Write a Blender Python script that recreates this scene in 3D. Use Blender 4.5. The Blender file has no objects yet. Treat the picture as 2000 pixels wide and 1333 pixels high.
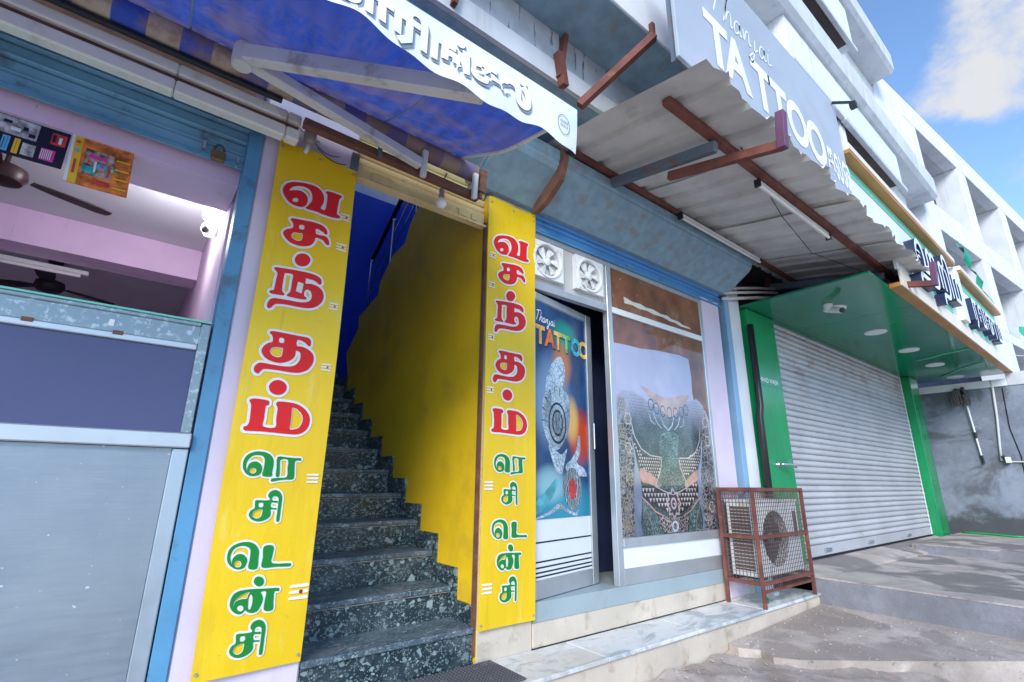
import bpy, bmesh, math, random
from mathutils import Vector, Matrix
from mathutils.geometry import tessellate_polygon
random.seed(7)
R = math.radians
S = bpy.context.scene
COL = S.collection

# ---------------------------------------------------------------- camera
cam_data = bpy.data.cameras.new('camera')
cam_data.sensor_width = 36.0
cam_data.lens = 951.1 / 2000 * 36.0
cam_data.clip_end = 2000
cam = bpy.data.objects.new('camera', cam_data)
COL.objects.link(cam)
PITCH, YAW, ROLL = R(16.019), R(37.881), R(0.7034)
f = Vector((math.sin(YAW) * math.cos(PITCH), math.cos(YAW) * math.cos(PITCH), math.sin(PITCH)))
r = Vector((math.cos(YAW), -math.sin(YAW), 0)); u = r.cross(f)
r2 = math.cos(ROLL) * r + math.sin(ROLL) * u
u2 = -math.sin(ROLL) * r + math.cos(ROLL) * u
M = Matrix.Identity(4)
for i in range(3):
    M[i][0], M[i][1], M[i][2] = r2[i], u2[i], -f[i]
M[0][3], M[1][3], M[2][3] = 0.0, -2.6, 1.2
cam.matrix_world = M
S.camera = cam

# ---------------------------------------------------------------- world: sky with broken cloud
SUN_EL, SUN_AZ = R(29), R(230)          # azimuth measured from +Y clockwise: the sun stands over the street
w = bpy.data.worlds.new('World'); S.world = w; w.use_nodes = True
nt = w.node_tree; nt.nodes.clear()
N = nt.nodes.new; LK = nt.links.new
wo = N('ShaderNodeOutputWorld'); bg = N('ShaderNodeBackground'); bgc = N('ShaderNodeBackground')
mixw = N('ShaderNodeMixShader')
sky = N('ShaderNodeTexSky'); sky.sky_type = 'NISHITA'; sky.sun_disc = False
sky.sun_elevation = SUN_EL; sky.sun_rotation = SUN_AZ; sky.air_density = 1.0; sky.dust_density = 0.0; sky.ozone_density = 4.0
LK(sky.outputs[0], bg.inputs[0]); bg.inputs[1].default_value = 0.14
bgc.inputs[0].default_value = (0.93, 0.95, 1.0, 1); bgc.inputs[1].default_value = 0.36
tc = N('ShaderNodeTexCoord')
n1 = N('ShaderNodeTexNoise'); n1.inputs['Scale'].default_value = 5.5; n1.inputs['Detail'].default_value = 9; n1.inputs['Roughness'].default_value = 0.62
mp = N('ShaderNodeMapping'); mp.inputs['Location'].default_value = (0.35, 0.1, 0.62); mp.inputs['Scale'].default_value = (1, 1, 1.5)
LK(tc.outputs['Generated'], mp.inputs[0]); LK(mp.outputs[0], n1.inputs['Vector'])
def spot(d, lo, hi):
    d = Vector(d).normalized()
    v = N('ShaderNodeVectorMath'); v.operation = 'DOT_PRODUCT'; v.inputs[1].default_value = d
    LK(tc.outputs['Generated'], v.inputs[0])
    m = N('ShaderNodeMapRange'); m.interpolation_type = 'SMOOTHSTEP'
    m.inputs[1].default_value = math.cos(R(hi)); m.inputs[2].default_value = math.cos(R(lo))
    LK(v.outputs['Value'], m.inputs[0]); return m.outputs[0]
def wmath(op, a, b):
    m = N('ShaderNodeMath'); m.operation = op
    for i, x in enumerate((a, b)):
        if isinstance(x, (int, float)): m.inputs[i].default_value = x
        else: LK(x, m.inputs[i])
    return m.outputs[0]
sm = wmath('ADD', n1.outputs['Fac'], wmath('MULTIPLY', spot((.815, .0, .58), 1, 9), .24))
sm = wmath('ADD', sm, wmath('MULTIPLY', spot((.905, .0, .42), 0.5, 5), .12))
sm = wmath('SUBTRACT', sm, wmath('MULTIPLY', spot((.745, .14, .65), 1, 8), .25))
sm = wmath('SUBTRACT', sm, wmath('MULTIPLY', spot((.884, .10, .458), .5, 5), .18))
cr = N('ShaderNodeMapRange'); cr.interpolation_type = 'SMOOTHSTEP'; cr.inputs[1].default_value = 0.54; cr.inputs[2].default_value = 0.80
LK(sm, cr.inputs[0])
LK(cr.outputs[0], mixw.inputs[0]); LK(bg.outputs[0], mixw.inputs[1]); LK(bgc.outputs[0], mixw.inputs[2]); LK(mixw.outputs[0], wo.inputs[0])

# ---------------------------------------------------------------- sun through thin cloud, over the street
sd = bpy.data.lights.new('sun', 'SUN'); sd.energy = 1.5; sd.angle = R(24); sd.color = (1.0, 0.965, 0.91)
sun = bpy.data.objects.new('sun', sd); COL.objects.link(sun)
sdir = Vector((math.sin(SUN_AZ) * math.cos(SUN_EL), math.cos(SUN_AZ) * math.cos(SUN_EL), math.sin(SUN_EL)))
sun.rotation_euler = sdir.to_track_quat('Z', 'Y').to_euler(); sun.location = (0, -10, 15)

S.view_settings.view_transform = 'Standard'; S.view_settings.look = 'None'
S.view_settings.exposure = 1.22; S.view_settings.gamma = 1.0; S.view_settings.use_curve_mapping = False
S.cycles.max_bounces = 10; S.cycles.diffuse_bounces = 8

# ---------------------------------------------------------------- materials
def lin(c):
    if isinstance(c, str):
        c = [int(c[i:i + 2], 16) for i in (1, 3, 5)]
        c = [x / 255 for x in c]; c = [x / 12.92 if x <= .04045 else ((x + .055) / 1.055) ** 2.4 for x in c]
    return (c[0], c[1], c[2], 1)
MATS = {}
class NB:
    def __init__(s, name):
        s.m = bpy.data.materials.new(name); s.m.use_nodes = True
        s.t = s.m.node_tree; s.t.nodes.clear()
        s.out = s.n('ShaderNodeOutputMaterial'); s.bs = s.n('ShaderNodeBsdfPrincipled')
        s.l(s.bs.outputs[0], s.out.inputs[0]); s.g = s.n('ShaderNodeNewGeometry')
        MATS[name] = s.m
    def n(s, k): return s.t.nodes.new(k)
    def l(s, a, b): s.t.links.new(a, b)
    def setin(s, sock, v):
        if isinstance(v, (int, float)): sock.default_value = v
        elif isinstance(v, (tuple, list)): sock.default_value = v if len(v) == len(sock.default_value) else tuple(v) + (1,)
        else: s.l(v, sock)
    def pos(s, sc=(1, 1, 1), loc=(0, 0, 0), src=None):
        m = s.n('ShaderNodeMapping'); m.inputs['Scale'].default_value = sc; m.inputs['Location'].default_value = loc
        s.l(src or s.g.outputs['Position'], m.inputs[0]); return m.outputs[0]
    def noise(s, scale, vec=None, detail=4, rough=.55, dist=0):
        q = s.n('ShaderNodeTexNoise'); q.inputs['Scale'].default_value = scale; q.inputs['Detail'].default_value = detail
        q.inputs['Roughness'].default_value = rough; q.inputs['Distortion'].default_value = dist
        s.l(vec or s.g.outputs['Position'], q.inputs['Vector']); return q.outputs['Fac']
    def ramp(s, fac, lo, hi, a=0., b=1.):
        q = s.n('ShaderNodeMapRange'); q.interpolation_type = 'SMOOTHSTEP'
        for i, v in enumerate((lo, hi, a, b)): q.inputs[i + 1].default_value = v
        s.l(fac, q.inputs[0]); return q.outputs[0]
    def mix(s, fac, a, b, mode='MIX'):
        q = s.n('ShaderNodeMix'); q.data_type = 'RGBA'; q.blend_type = mode
        s.setin(q.inputs[0], fac); s.setin(q.inputs[6], a); s.setin(q.inputs[7], b); return q.outputs[2]
    def math(s, op, a, b=0.):
        q = s.n('ShaderNodeMath'); q.operation = op; s.setin(q.inputs[0], a); s.setin(q.inputs[1], b); return q.outputs[0]
    def sep(s, v=None):
        q = s.n('ShaderNodeSeparateXYZ'); s.l(v or s.g.outputs['Position'], q.inputs[0]); return q.outputs
    def vor(s, scale, vec=None, feat='F1', rnd=1.):
        q = s.n('ShaderNodeTexVoronoi'); q.feature = feat; q.inputs['Scale'].default_value = scale; q.inputs['Randomness'].default_value = rnd
        s.l(vec or s.g.outputs['Position'], q.inputs['Vector']); return q.outputs
    def bump(s, h, st=.3, d=.01):
        q = s.n('ShaderNodeBump'); q.inputs['Strength'].default_value = st; q.inputs['Distance'].default_value = d
        s.l(h, q.inputs['Height']); s.l(q.outputs[0], s.bs.inputs['Normal'])
    def fin(s, col, rough=.6, metal=0., spec=.4):
        s.setin(s.bs.inputs['Base Color'], col); s.setin(s.bs.inputs['Roughness'], rough); s.setin(s.bs.inputs['Metallic'], metal)
        s.bs.inputs['Specular IOR Level'].default_value = spec
        return s.m
def mat(name, c, rough=.6, metal=0., var=.10, vs=2.5, dirt=None, dl=.55, dh=.75, ds=4., damt=.8, streak=False, bump=.0, bs=60., spec=.4, fleck=None, fs=60, fl=.66):
    b = NB(name); c = lin(c)
    lo = tuple(max(0, x * (1 - var)) for x in c[:3]) + (1,); hi = tuple(min(1, x * (1 + var)) for x in c[:3]) + (1,)
    col = b.mix(b.ramp(b.noise(vs, detail=6), .3, .7), lo, hi)
    rg = rough
    if dirt:
        v = b.pos((3.5, 3.5, .45)) if streak else None
        d = b.ramp(b.noise(ds, v, detail=8, rough=.62, dist=.3), dl, dh, 0, damt)
        col = b.mix(d, col, lin(dirt))
    if fleck:
        d = b.ramp(b.noise(fs, detail=5, rough=.7), fl, fl + .05, 0, .85)
        d = b.math('MULTIPLY', d, b.ramp(b.noise(1.7, detail=3), .45, .62))
        col = b.mix(d, col, lin(fleck))
    if rough < .95: rg = b.ramp(b.noise(vs * 4, detail=5), .25, .75, rough * .82, min(1, rough * 1.18))
    if bump: b.bump(b.noise(bs, detail=6, rough=.6), bump, .01)
    return b.fin(col, rg, metal, spec)

# ---------------------------------------------------------------- mesh helpers
class MB:
    def __init__(s): s.v = []; s.f = []
    def add(s, vs, fs):
        o = len(s.v); s.v += [tuple(x) for x in vs]; s.f += [tuple(i + o for i in q) for q in fs]; return s
    def box(s, x0, x1, y0, y1, z0, z1):
        return s.add([(x0, y0, z0), (x1, y0, z0), (x1, y1, z0), (x0, y1, z0), (x0, y0, z1), (x1, y0, z1), (x1, y1, z1), (x0, y1, z1)],
                     [(0, 3, 2, 1), (4, 5, 6, 7), (0, 1, 5, 4), (1, 2, 6, 5), (2, 3, 7, 6), (3, 0, 4, 7)])
    def hexa(s, p):   # eight corners ordered like box
        return s.add(p, [(0, 3, 2, 1), (4, 5, 6, 7), (0, 1, 5, 4), (1, 2, 6, 5), (2, 3, 7, 6), (3, 0, 4, 7)])
    def bar(s, a, b, w, h, up=(0, 0, 1)):
        a, b = Vector(a), Vector(b); d = (b - a).normalized(); up = Vector(up)
        if abs(d.dot(up)) > .98: up = Vector((0, 1, 0))
        x = d.cross(up).normalized() * w / 2; y = x.cross(d).normalized() * h / 2
        return s.hexa([a - x - y, a + x - y, b + x - y, b - x - y, a - x + y, a + x + y, b + x + y, b - x + y])
    def tube(s, pts, r, n=8, cap=True):
        pts = [Vector(p) for p in pts]; o = len(s.v); k = len(pts); last = None
        for i, p in enumerate(pts):
            d = (pts[min(i + 1, k - 1)] - pts[max(i - 1, 0)]).normalized()
            if last is None:
                x = d.cross(Vector((0, 0, 1)) if abs(d.z) < .95 else Vector((1, 0, 0))).normalized()
            else: x = (last - d * last.dot(d)).normalized()
            last = x; y = d.cross(x)
            rr = r[i] if isinstance(r, (list, tuple)) else r
            for j in range(n):
                a = 2 * math.pi * j / n; s.v.append(tuple(p + rr * (math.cos(a) * x + math.sin(a) * y)))
        for i in range(k - 1):
            for j in range(n): s.f.append((o + i * n + j, o + i * n + (j + 1) % n, o + (i + 1) * n + (j + 1) % n, o + (i + 1) * n + j))
        if cap:
            s.f.append(tuple(o + j for j in reversed(range(n)))); s.f.append(tuple(o + (k - 1) * n + j for j in range(n)))
        return s
    def lathe(s, c, prof, n=20, ax='z', cap=True):
        o = len(s.v); c = Vector(c)
        for (rr, h) in prof:
            for j in range(n):
                a = 2 * math.pi * j / n; x, y = rr * math.cos(a), rr * math.sin(a)
                s.v.append(tuple(c + (Vector((x, y, h)) if ax == 'z' else Vector((x, h, y)) if ax == 'y' else Vector((h, x, y)))))
        for i in range(len(prof) - 1):
            for j in range(n): s.f.append((o + i * n + j, o + i * n + (j + 1) % n, o + (i + 1) * n + (j + 1) % n, o + (i + 1) * n + j))
        if cap: s.f.append(tuple(o + j for j in reversed(range(n)))); s.f.append(tuple(o + (len(prof) - 1) * n + j for j in range(n)))
        return s
    def prism(s, poly, fn, t0, t1):   # poly in 2D, fn(a,b,t) -> point
        tr = tessellate_polygon([[Vector((a, b, 0)) for a, b in poly]]); k = len(poly)
        s.add([fn(a, b, t0) for a, b in poly] + [fn(a, b, t1) for a, b in poly],
              [tuple(t) for t in tr] + [tuple(i + k for i in reversed(t)) for t in tr] + [(i, (i + 1) % k, (i + 1) % k + k, i + k) for i in range(k)])
        return s
    def flat(s, polys, fn):           # polygon with holes, one-sided print
        tr = tessellate_polygon([[Vector((a, b, 0)) for a, b in p] for p in polys]); pts = [q for p in polys for q in p]
        return s.add([fn(a, b) for a, b in pts], [tuple(t) for t in tr])
    def grid(s, nu, nv, fn):
        o = len(s.v)
        for j in range(nv + 1):
            for i in range(nu + 1): s.v.append(tuple(fn(i / nu, j / nv)))
        for j in range(nv):
            for i in range(nu): a = o + j * (nu + 1) + i; s.f.append((a, a + 1, a + nu + 2, a + nu + 1))
        return s
OFF = {}
def thing(name, label, cat, loc, group=None):
    o = bpy.data.objects.new(name, None); COL.objects.link(o); o.location = loc; o.empty_display_size = .1
    o['label'] = label; o['category'] = cat
    if group: o['group'] = group
    OFF[o.name] = Vector(loc); return o
def build(name, mb, m, parent=None, bevel=0., smooth=False, seg=1, recalc=True):
    if parent is not None: off = OFF[parent.name]
    else:
        xs = [v[0] for v in mb.v]; ys = [v[1] for v in mb.v]; zs = [v[2] for v in mb.v]
        off = Vector(((min(xs) + max(xs)) / 2, (min(ys) + max(ys)) / 2, min(zs)))
    me = bpy.data.meshes.new(name)
    me.from_pydata([(v[0] - off[0], v[1] - off[1], v[2] - off[2]) for v in mb.v], [], mb.f)
    if bevel or recalc:
        bm = bmesh.new(); bm.from_mesh(me)
        if recalc: bmesh.ops.recalc_face_normals(bm, faces=bm.faces)
        if bevel:
            es = [e for e in bm.edges if len(e.link_faces) == 2 and e.calc_face_angle(0) > .6]
            bmesh.ops.bevel(bm, geom=es, offset=bevel, segments=seg, affect='EDGES', clamp_overlap=True)
        bm.to_mesh(me); bm.free()
    me.materials.append(MATS[m] if isinstance(m, str) else m)
    if smooth:
        for p in me.polygons: p.use_smooth = True
        if smooth != 1:
            bm = bmesh.new(); bm.from_mesh(me)
            for e in bm.edges: e.smooth = not (len(e.link_faces) != 2 or e.calc_face_angle(0) > smooth)
            bm.to_mesh(me); bm.free()
    o = bpy.data.objects.new(name, me); COL.objects.link(o)
    if parent is not None: o.parent = parent
    else: o.location = off
    OFF[o.name] = off; return o
def tag(o, label, cat, group=None):
    o['label'] = label; o['category'] = cat
    if group: o['group'] = group
    return o
def struct(o, kind='structure'): o['kind'] = kind; return o
def inst(src, parent, d):
    o = src.copy(); COL.objects.link(o); o.parent = parent; o.location = Vector(src.location) + Vector(d); OFF[o.name] = OFF[src.name]; return o
def B(*a): return MB().box(*a)
def text_mesh(body, size, offset=0., spacing=1., sx=1.):
    c = bpy.data.curves.new('txt', 'FONT'); c.body = body; c.size = size; c.offset = offset; c.space_character = spacing; c.resolution_u = 4
    o = bpy.data.objects.new('txt', c); COL.objects.link(o)
    bpy.context.view_layer.update()
    m = o.evaluated_get(bpy.context.evaluated_depsgraph_get()).to_mesh()
    vs = [(v.co.x * sx, v.co.y) for v in m.vertices]; fs = [tuple(p.vertices) for p in m.polygons]
    o.to_mesh_clear() if False else None
    bpy.data.objects.remove(o); bpy.data.curves.remove(c); return vs, fs
def smooth_poly(p, k=3, sharp=.9):
    out = []; n = len(p)
    for i in range(n):
        p0, p1, p2, p3 = (Vector(p[(i + j) % n]) for j in (-1, 0, 1, 2))
        L = (p2 - p1).length
        for t in range(k):
            t /= k
            m1 = (p2 - p0) * .5; m2 = (p3 - p1) * .5
            m1 = m1.normalized() * min(m1.length, L) if m1.length else m1; m2 = m2.normalized() * min(m2.length, L) if m2.length else m2
            h = (2 * t**3 - 3 * t**2 + 1) * p1 + (t**3 - 2 * t**2 + t) * m1 + (-2 * t**3 + 3 * t**2) * p2 + (t**3 - t**2) * m2
            out.append((h.x, h.y))
    return out
def area(p): return sum(p[i][0] * p[(i + 1) % len(p)][1] - p[(i + 1) % len(p)][0] * p[i][1] for i in range(len(p))) / 2
def fringe(mb, p, wd, fn, inner=.3):
    n = len(p); sg = 1 if area(p) > 0 else -1; vs = []
    for i in range(n):
        a, b, c = Vector(p[i - 1]), Vector(p[i]), Vector(p[(i + 1) % n])
        e = (c - a).normalized() if (c - a).length > 1e-9 else Vector((1, 0)); nn = Vector((e.y, -e.x)) * sg
        vs.append((fn(*(b - nn * wd * inner), i), fn(*(b + nn * wd), i)))
    mb.add([q for v in vs for q in v], [(2 * i, 2 * i + 1, (2 * i + 3) % (2 * n), (2 * i + 2) % (2 * n)) for i in range(n)])
# ---------------------------------------------------------------- material library
def ground_mat(name, c, dk, wet):
    b = NB(name)
    col = b.mix(b.ramp(b.noise(2.2, detail=9, rough=.68), .32, .68), lin(tuple(x * .78 for x in c)), lin(tuple(x * 1.2 for x in c)))
    w_ = b.ramp(b.noise(1.3, detail=8, rough=.6, dist=.5), .49, .56, 0, wet)
    col = b.mix(w_, col, lin(dk))
    wp = b.n('ShaderNodeVectorMath'); wp.operation = 'MULTIPLY_ADD'; nz = b.n('ShaderNodeTexNoise'); nz.inputs['Scale'].default_value = 3.; nz.inputs['Detail'].default_value = 6
    b.l(b.g.outputs['Position'], nz.inputs['Vector']); b.l(nz.outputs['Color'], wp.inputs[0]); wp.inputs[1].default_value = (.5, .5, .5); b.l(b.g.outputs['Position'], wp.inputs[2])
    e = b.vor(1.1, wp.outputs[0], 'DISTANCE_TO_EDGE')['Distance']
    ck = b.math('MULTIPLY', b.ramp(e, .012, .004), b.ramp(b.noise(.9), .58, .64))
    col = b.mix(b.math('MULTIPLY', ck, .8), col, lin((.08, .07, .065)))
    g1 = b.noise(120, detail=3, rough=.7); col = b.mix(b.ramp(g1, .60, .70, 0, .5), col, lin(tuple(x * .45 for x in c))); col = b.mix(b.ramp(g1, .36, .28, 0, .5), col, lin(tuple(min(1, x * 1.7) for x in c)))
    col = b.mix(b.ramp(b.noise(7, detail=9, rough=.75), .60, .68, 0, .55), col, lin(tuple(x * .5 for x in c)))
    h = b.math('SUBTRACT', b.noise(45, detail=8, rough=.7), b.math('MULTIPLY', ck, 1.5)); b.bump(h, .6, .012)
    b.fin(col, b.mix(w_, (.9, .9, .9), (.38, .38, .38)), 0, .4)
mat('pale_ground', (.50, .47, .44), .9, bump=.5, bs=40, var=.2, dirt=(.30, .28, .26), ds=1.2)  # dusty concrete street, kept pale to bounce more light up under the awnings
ground_mat('concrete', (.50, .425, .375), (.33, .265, .23), .7)
ground_mat('concrete_wet', (.50, .43, .39), (.22, .19, .175), .85)
ground_mat('step_face', (.25, .25, .28), (.18, .18, .20), .5)
mat('cream_plinth', (.62, .53, .43), .75, var=.1, dirt=(.36, .27, .19), ds=6, dl=.52, dh=.70, damt=.75, bump=.35, bs=22, fleck=(.2, .16, .13), fs=30, fl=.62)
mat('grey_strip', (.34, .41, .43), .5, var=.05, dirt=(.3, .3, .3), ds=3)
mat('pink_wall', (.80, .58, .77), .75, var=.06, dirt=(.42, .34, .38), ds=3, dl=.58, dh=.78, damt=.6, streak=True, bump=.15, bs=12, fleck=(.30, .26, .27), fs=34, fl=.68)
mat('white_lilac', (.68, .58, .70), .75, var=.05, dirt=(.42, .38, .38), ds=3.4, dl=.58, dh=.8, damt=.55, streak=True, bump=.2, bs=14, fleck=(.3, .27, .25), fs=30, fl=.68)
mat('purple_wall', (.55, .32, .52), .8, var=.08)
mat('ceiling_white', (.64, .63, .67), .8, var=.05, dirt=(.45, .43, .45), ds=1.5, damt=.4)
mat('blue_paint', (.10, .29, .48), .5, var=.12, dirt=(.10, .12, .15), ds=6, dl=.55, dh=.7, damt=.7, fleck=(.2, .15, .12), fs=45, bump=.1, bs=30)
mat('blue_shutter', (.20, .42, .56), .45, var=.14, dirt=(.10, .09, .09), ds=7, dl=.54, dh=.72, damt=.7, fleck=(.20, .13, .09), fs=40, fl=.62)
mat('blue_bright', (.07, .25, .56), .4, var=.1, dirt=(.08, .14, .26), ds=5)
mat('blue_wall', (.010, .060, .50), .5, var=.14, dirt=(.02, .08, .38), ds=4, bump=.1, bs=20)
mat('yellow_wall', (.84, .53, .010), .55, var=.08, vs=2.2, dirt=(.55, .34, .03), ds=2.6, dl=.52, dh=.72, damt=.5, fleck=(.30, .22, .08), fs=34, fl=.64, bump=.25, bs=9)
mat('concrete_blue', (.25, .37, .44), .8, var=.12, vs=11, dirt=(.31, .25, .21), ds=7, dl=.55, dh=.66, damt=.6, bump=.3, bs=20, streak=False)
mat('stained_wall', (.44, .45, .50), .85, var=.14, vs=7, dirt=(.07, .07, .08), ds=6.5, dl=.57, dh=.66, damt=.9, streak=True, bump=.25, bs=15)
mat('white_wall', (.74, .75, .78), .75, var=.06, dirt=(.40, .40, .41), ds=1.6, dl=.52, dh=.74, damt=.55, streak=True, bump=.15, bs=12, fleck=(.3, .29, .28), fs=20, fl=.68)
mat('pale_green_wall', (.70, .78, .77), .75, var=.05, dirt=(.48, .52, .5), ds=1.3, damt=.35, streak=True)
mat('slab_grey', (.58, .60, .63), .8, var=.08, dirt=(.32, .32, .33), ds=2.2, dl=.52, dh=.72, damt=.5, streak=True, bump=.2, bs=14)
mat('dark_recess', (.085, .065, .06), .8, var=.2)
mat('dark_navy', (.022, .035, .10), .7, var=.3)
b = NB('grey_wall')
p = b.sep()
col = b.mix(b.ramp(b.noise(1.6, detail=12, rough=.74), .32, .68), lin((.17, .19, .24)), lin((.30, .33, .40)))
col = b.mix(b.ramp(b.noise(1.0, b.pos((1, 1, 1), (3, 1, 2)), detail=9, rough=.62, dist=.6), .52, .60, 0, .75), col, lin((.10, .10, .11)))
foot = b.math('ADD', p[2], b.math('MULTIPLY', b.noise(2.6, detail=8, rough=.65), -.9))
col = b.mix(b.ramp(foot, .42, .18, 0, .85), col, lin((.055, .055, .055)))
col = b.mix(b.ramp(b.noise(30, detail=6, rough=.7), .60, .70, 0, .5), col, lin((.12, .12, .13)))
b.bump(b.noise(20, detail=8, rough=.65), .4, .012); b.fin(col, .85)
mat('rust_red', (.17, .055, .042), .7, var=.25, vs=6, dirt=(.32, .12, .06), ds=9, dl=.52, dh=.72, damt=.6, bump=.2, bs=60)
mat('rust_brown', (.17, .075, .05), .8, var=.25, vs=8, dirt=(.30, .16, .1), ds=12, damt=.6, bump=.2, bs=60)
mat('steel_blue', (.13, .17, .22), .6, var=.2, dirt=(.20, .10, .07), ds=8, dl=.5, dh=.66)
mat('purple_paint', (.13, .05, .10), .5, var=.2)
mat('sheet', (.62, .60, .56), .55, var=.14, vs=2.5, dirt=(.34, .29, .25), ds=4.5, dl=.56, dh=.76, damt=.5, fleck=(.2, .12, .07), fs=26, fl=.68)
mat('arm_white', (.68, .67, .64), .55, var=.08, dirt=(.32, .27, .22), ds=7, dl=.52, dh=.7, damt=.7)
mat('cream_plastic', (.86, .83, .72), .5, var=.05, dirt=(.45, .36, .27), ds=6, dl=.55, dh=.75, damt=.6)
mat('yellow_shutter', (.86, .66, .32), .5, var=.1, dirt=(.36, .22, .1), ds=8, dl=.55, dh=.72, damt=.65, fleck=(.16, .09, .06), fs=40, fl=.62)
mat('black', (.012, .012, .015), .5, var=.1)
mat('black_plastic', (.02, .02, .022), .35, var=.1)
mat('dark_brown_fan', (.035, .015, .015), .35, var=.1)
mat('steel', (.50, .56, .62), .42, .85, var=.06)
mat('alu', (.55, .57, .60), .38, .65, var=.06, dirt=(.42, .42, .42), ds=6, damt=.5)
mat('chrome', (.72, .73, .75), .16, 1., var=.03)
mat('brass', (.30, .20, .08), .45, .6, var=.3, dirt=(.06, .05, .04), ds=30)
mat('white_plastic', (.80, .80, .80), .4, var=.03, dirt=(.55, .52, .48), ds=9, damt=.5)
mat('fan_white', (.78, .78, .77), .45, var=.03, dirt=(.25, .23, .21), ds=16, dl=.55, dh=.7, damt=.7)
mat('grey_board', (.50, .49, .48), .6, var=.06, dirt=(.36, .34, .32), ds=3)
mat('white_panel', (.80, .81, .86), .35, var=.03, dirt=(.55, .5, .45), ds=4, damt=.4)
b = NB('shutter_white')
p = b.sep()
col = b.mix(b.ramp(b.noise(1.2, detail=5), .3, .7), lin((.50, .50, .53)), lin((.60, .60, .63)))
col = b.mix(b.math('MULTIPLY', b.ramp(b.noise(2.4, b.pos((1, 1, 1.8)), detail=9, rough=.7), .50, .66), b.ramp(p[2], 2.0, 2.9, .12, .8)), col, lin((.42, .26, .22)))
col = b.mix(b.ramp(b.noise(9, b.pos((.5, 1, 3)), detail=8, rough=.7), .55, .72, 0, .5), col, lin((.33, .31, .32)))
oi = b.n('ShaderNodeObjectInfo'); col = b.mix(b.math('MULTIPLY', oi.outputs['Random'], .28), col, lin((.30, .29, .31)))
b.fin(col, .45, .1)
mat('groove_dark', (.10, .095, .10), .7)
mat('green_gloss', (.006, .27, .09), .22, var=.10, vs=1.5, spec=.4, dirt=(.05, .26, .13), ds=3, dl=.5, dh=.75, damt=.5, streak=True, bump=.04, bs=4)
mat('green_soffit', (.004, .20, .10), .13, var=.10, vs=.9, spec=.3, dirt=(.03, .20, .13), ds=1.6, damt=.5, bump=.05, bs=3)
mat('green_pale', (.20, .62, .46), .4, var=.05)
mat('orange_trim', (.50, .22, .04), .4, var=.1)
mat('cream_fascia', (.78, .68, .55), .5, var=.05)
mat('fascia_white', (.80, .82, .82), .35, var=.04)
mat('letter_navy', (.03, .04, .09), .35, var=.1)
mat('letter_white', (.84, .86, .88), .3, var=.02)
mat('sign_grey', (.40, .44, .50), .5, var=.06, vs=1.5, dirt=(.58, .50, .56), ds=1.6, dl=.56, dh=.72, damt=.5)
mat('sign_white', (.84, .86, .88), .5, var=.03)
mat('valance_shadow', (.24, .28, .36), .7)
mat('valance_white', (.86, .88, .89), .8)
mat('banner_red', (.70, .012, .014), .55, var=.05)
mat('banner_white', (.80, .80, .76), .45, var=.04)
mat('banner_green', (.004, .22, .028), .5, var=.05)
mat('rubber', (.10, .10, .11), .75, var=.1, dirt=(.28, .27, .27), ds=9, damt=.6)
mat('ac_white', (.74, .75, .75), .5, var=.06, dirt=(.34, .28, .22), ds=6, dl=.52, dh=.7, damt=.6)
mat('ac_dark', (.07, .075, .09), .6, var=.2)
mat('wire', (.13, .085, .075), .6, var=.3)
mat('plywood', (.22, .085, .04), .6, var=.3, vs=5, dirt=(.42, .27, .19), ds=3.5, dl=.52, dh=.70, damt=.6, fleck=(.5, .4, .32), fs=18, fl=.62)
mat('purple_glass', (.085, .095, .20), .35, var=.02, spec=.3)
mat('mop_grey', (.12, .11, .11), .9, var=.3)
mat('pvc', (.60, .60, .60), .45, var=.06)
mat('hose_green', (.02, .35, .10), .4)
mat('net_green', (.03, .40, .26), .7)
mat('bulb_glass', (.82, .80, .74), .2)
mat('dusty_glass', (.36, .31, .27), .4, var=.2)
mat('wood_orange', (.45, .14, .03), .4)
mat('black_gap', (.004, .004, .005), .9)
mat('mark_white', (.82, .80, .70), .6, var=.05)
mat('mark_red', (.30, .02, .02), .6)
mat('paper_torn', (.72, .68, .60), .8, var=.08)

# yellow flex banner: gloss vinyl, dust and scuffs
b = NB('banner_yellow')
c0 = b.mix(b.ramp(b.noise(1.3, detail=3), .3, .7), lin((.80, .50, .006)), lin((.86, .57, .010)))
d = b.ramp(b.noise(7, b.pos((2, 2, .5)), detail=8, rough=.65), .58, .75, 0, .4)
c0 = b.mix(d, c0, lin((.82, .70, .22)))
c0 = b.mix(b.ramp(b.noise(24, detail=6, rough=.7), .66, .72, 0, .5), c0, lin((.45, .34, .1)))
c0 = b.mix(b.ramp(b.noise(3.1, b.pos((2.6, 1, .35)), detail=9, rough=.7), .56, .66, 0, .30), c0, lin((.55, .36, .02)))
b.bump(b.noise(9, b.pos((1.6, 1, .5)), detail=5, rough=.5), .35, .012)
b.fin(c0, b.ramp(b.noise(5, detail=6), .3, .7, .26, .55), 0, .45)

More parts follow.
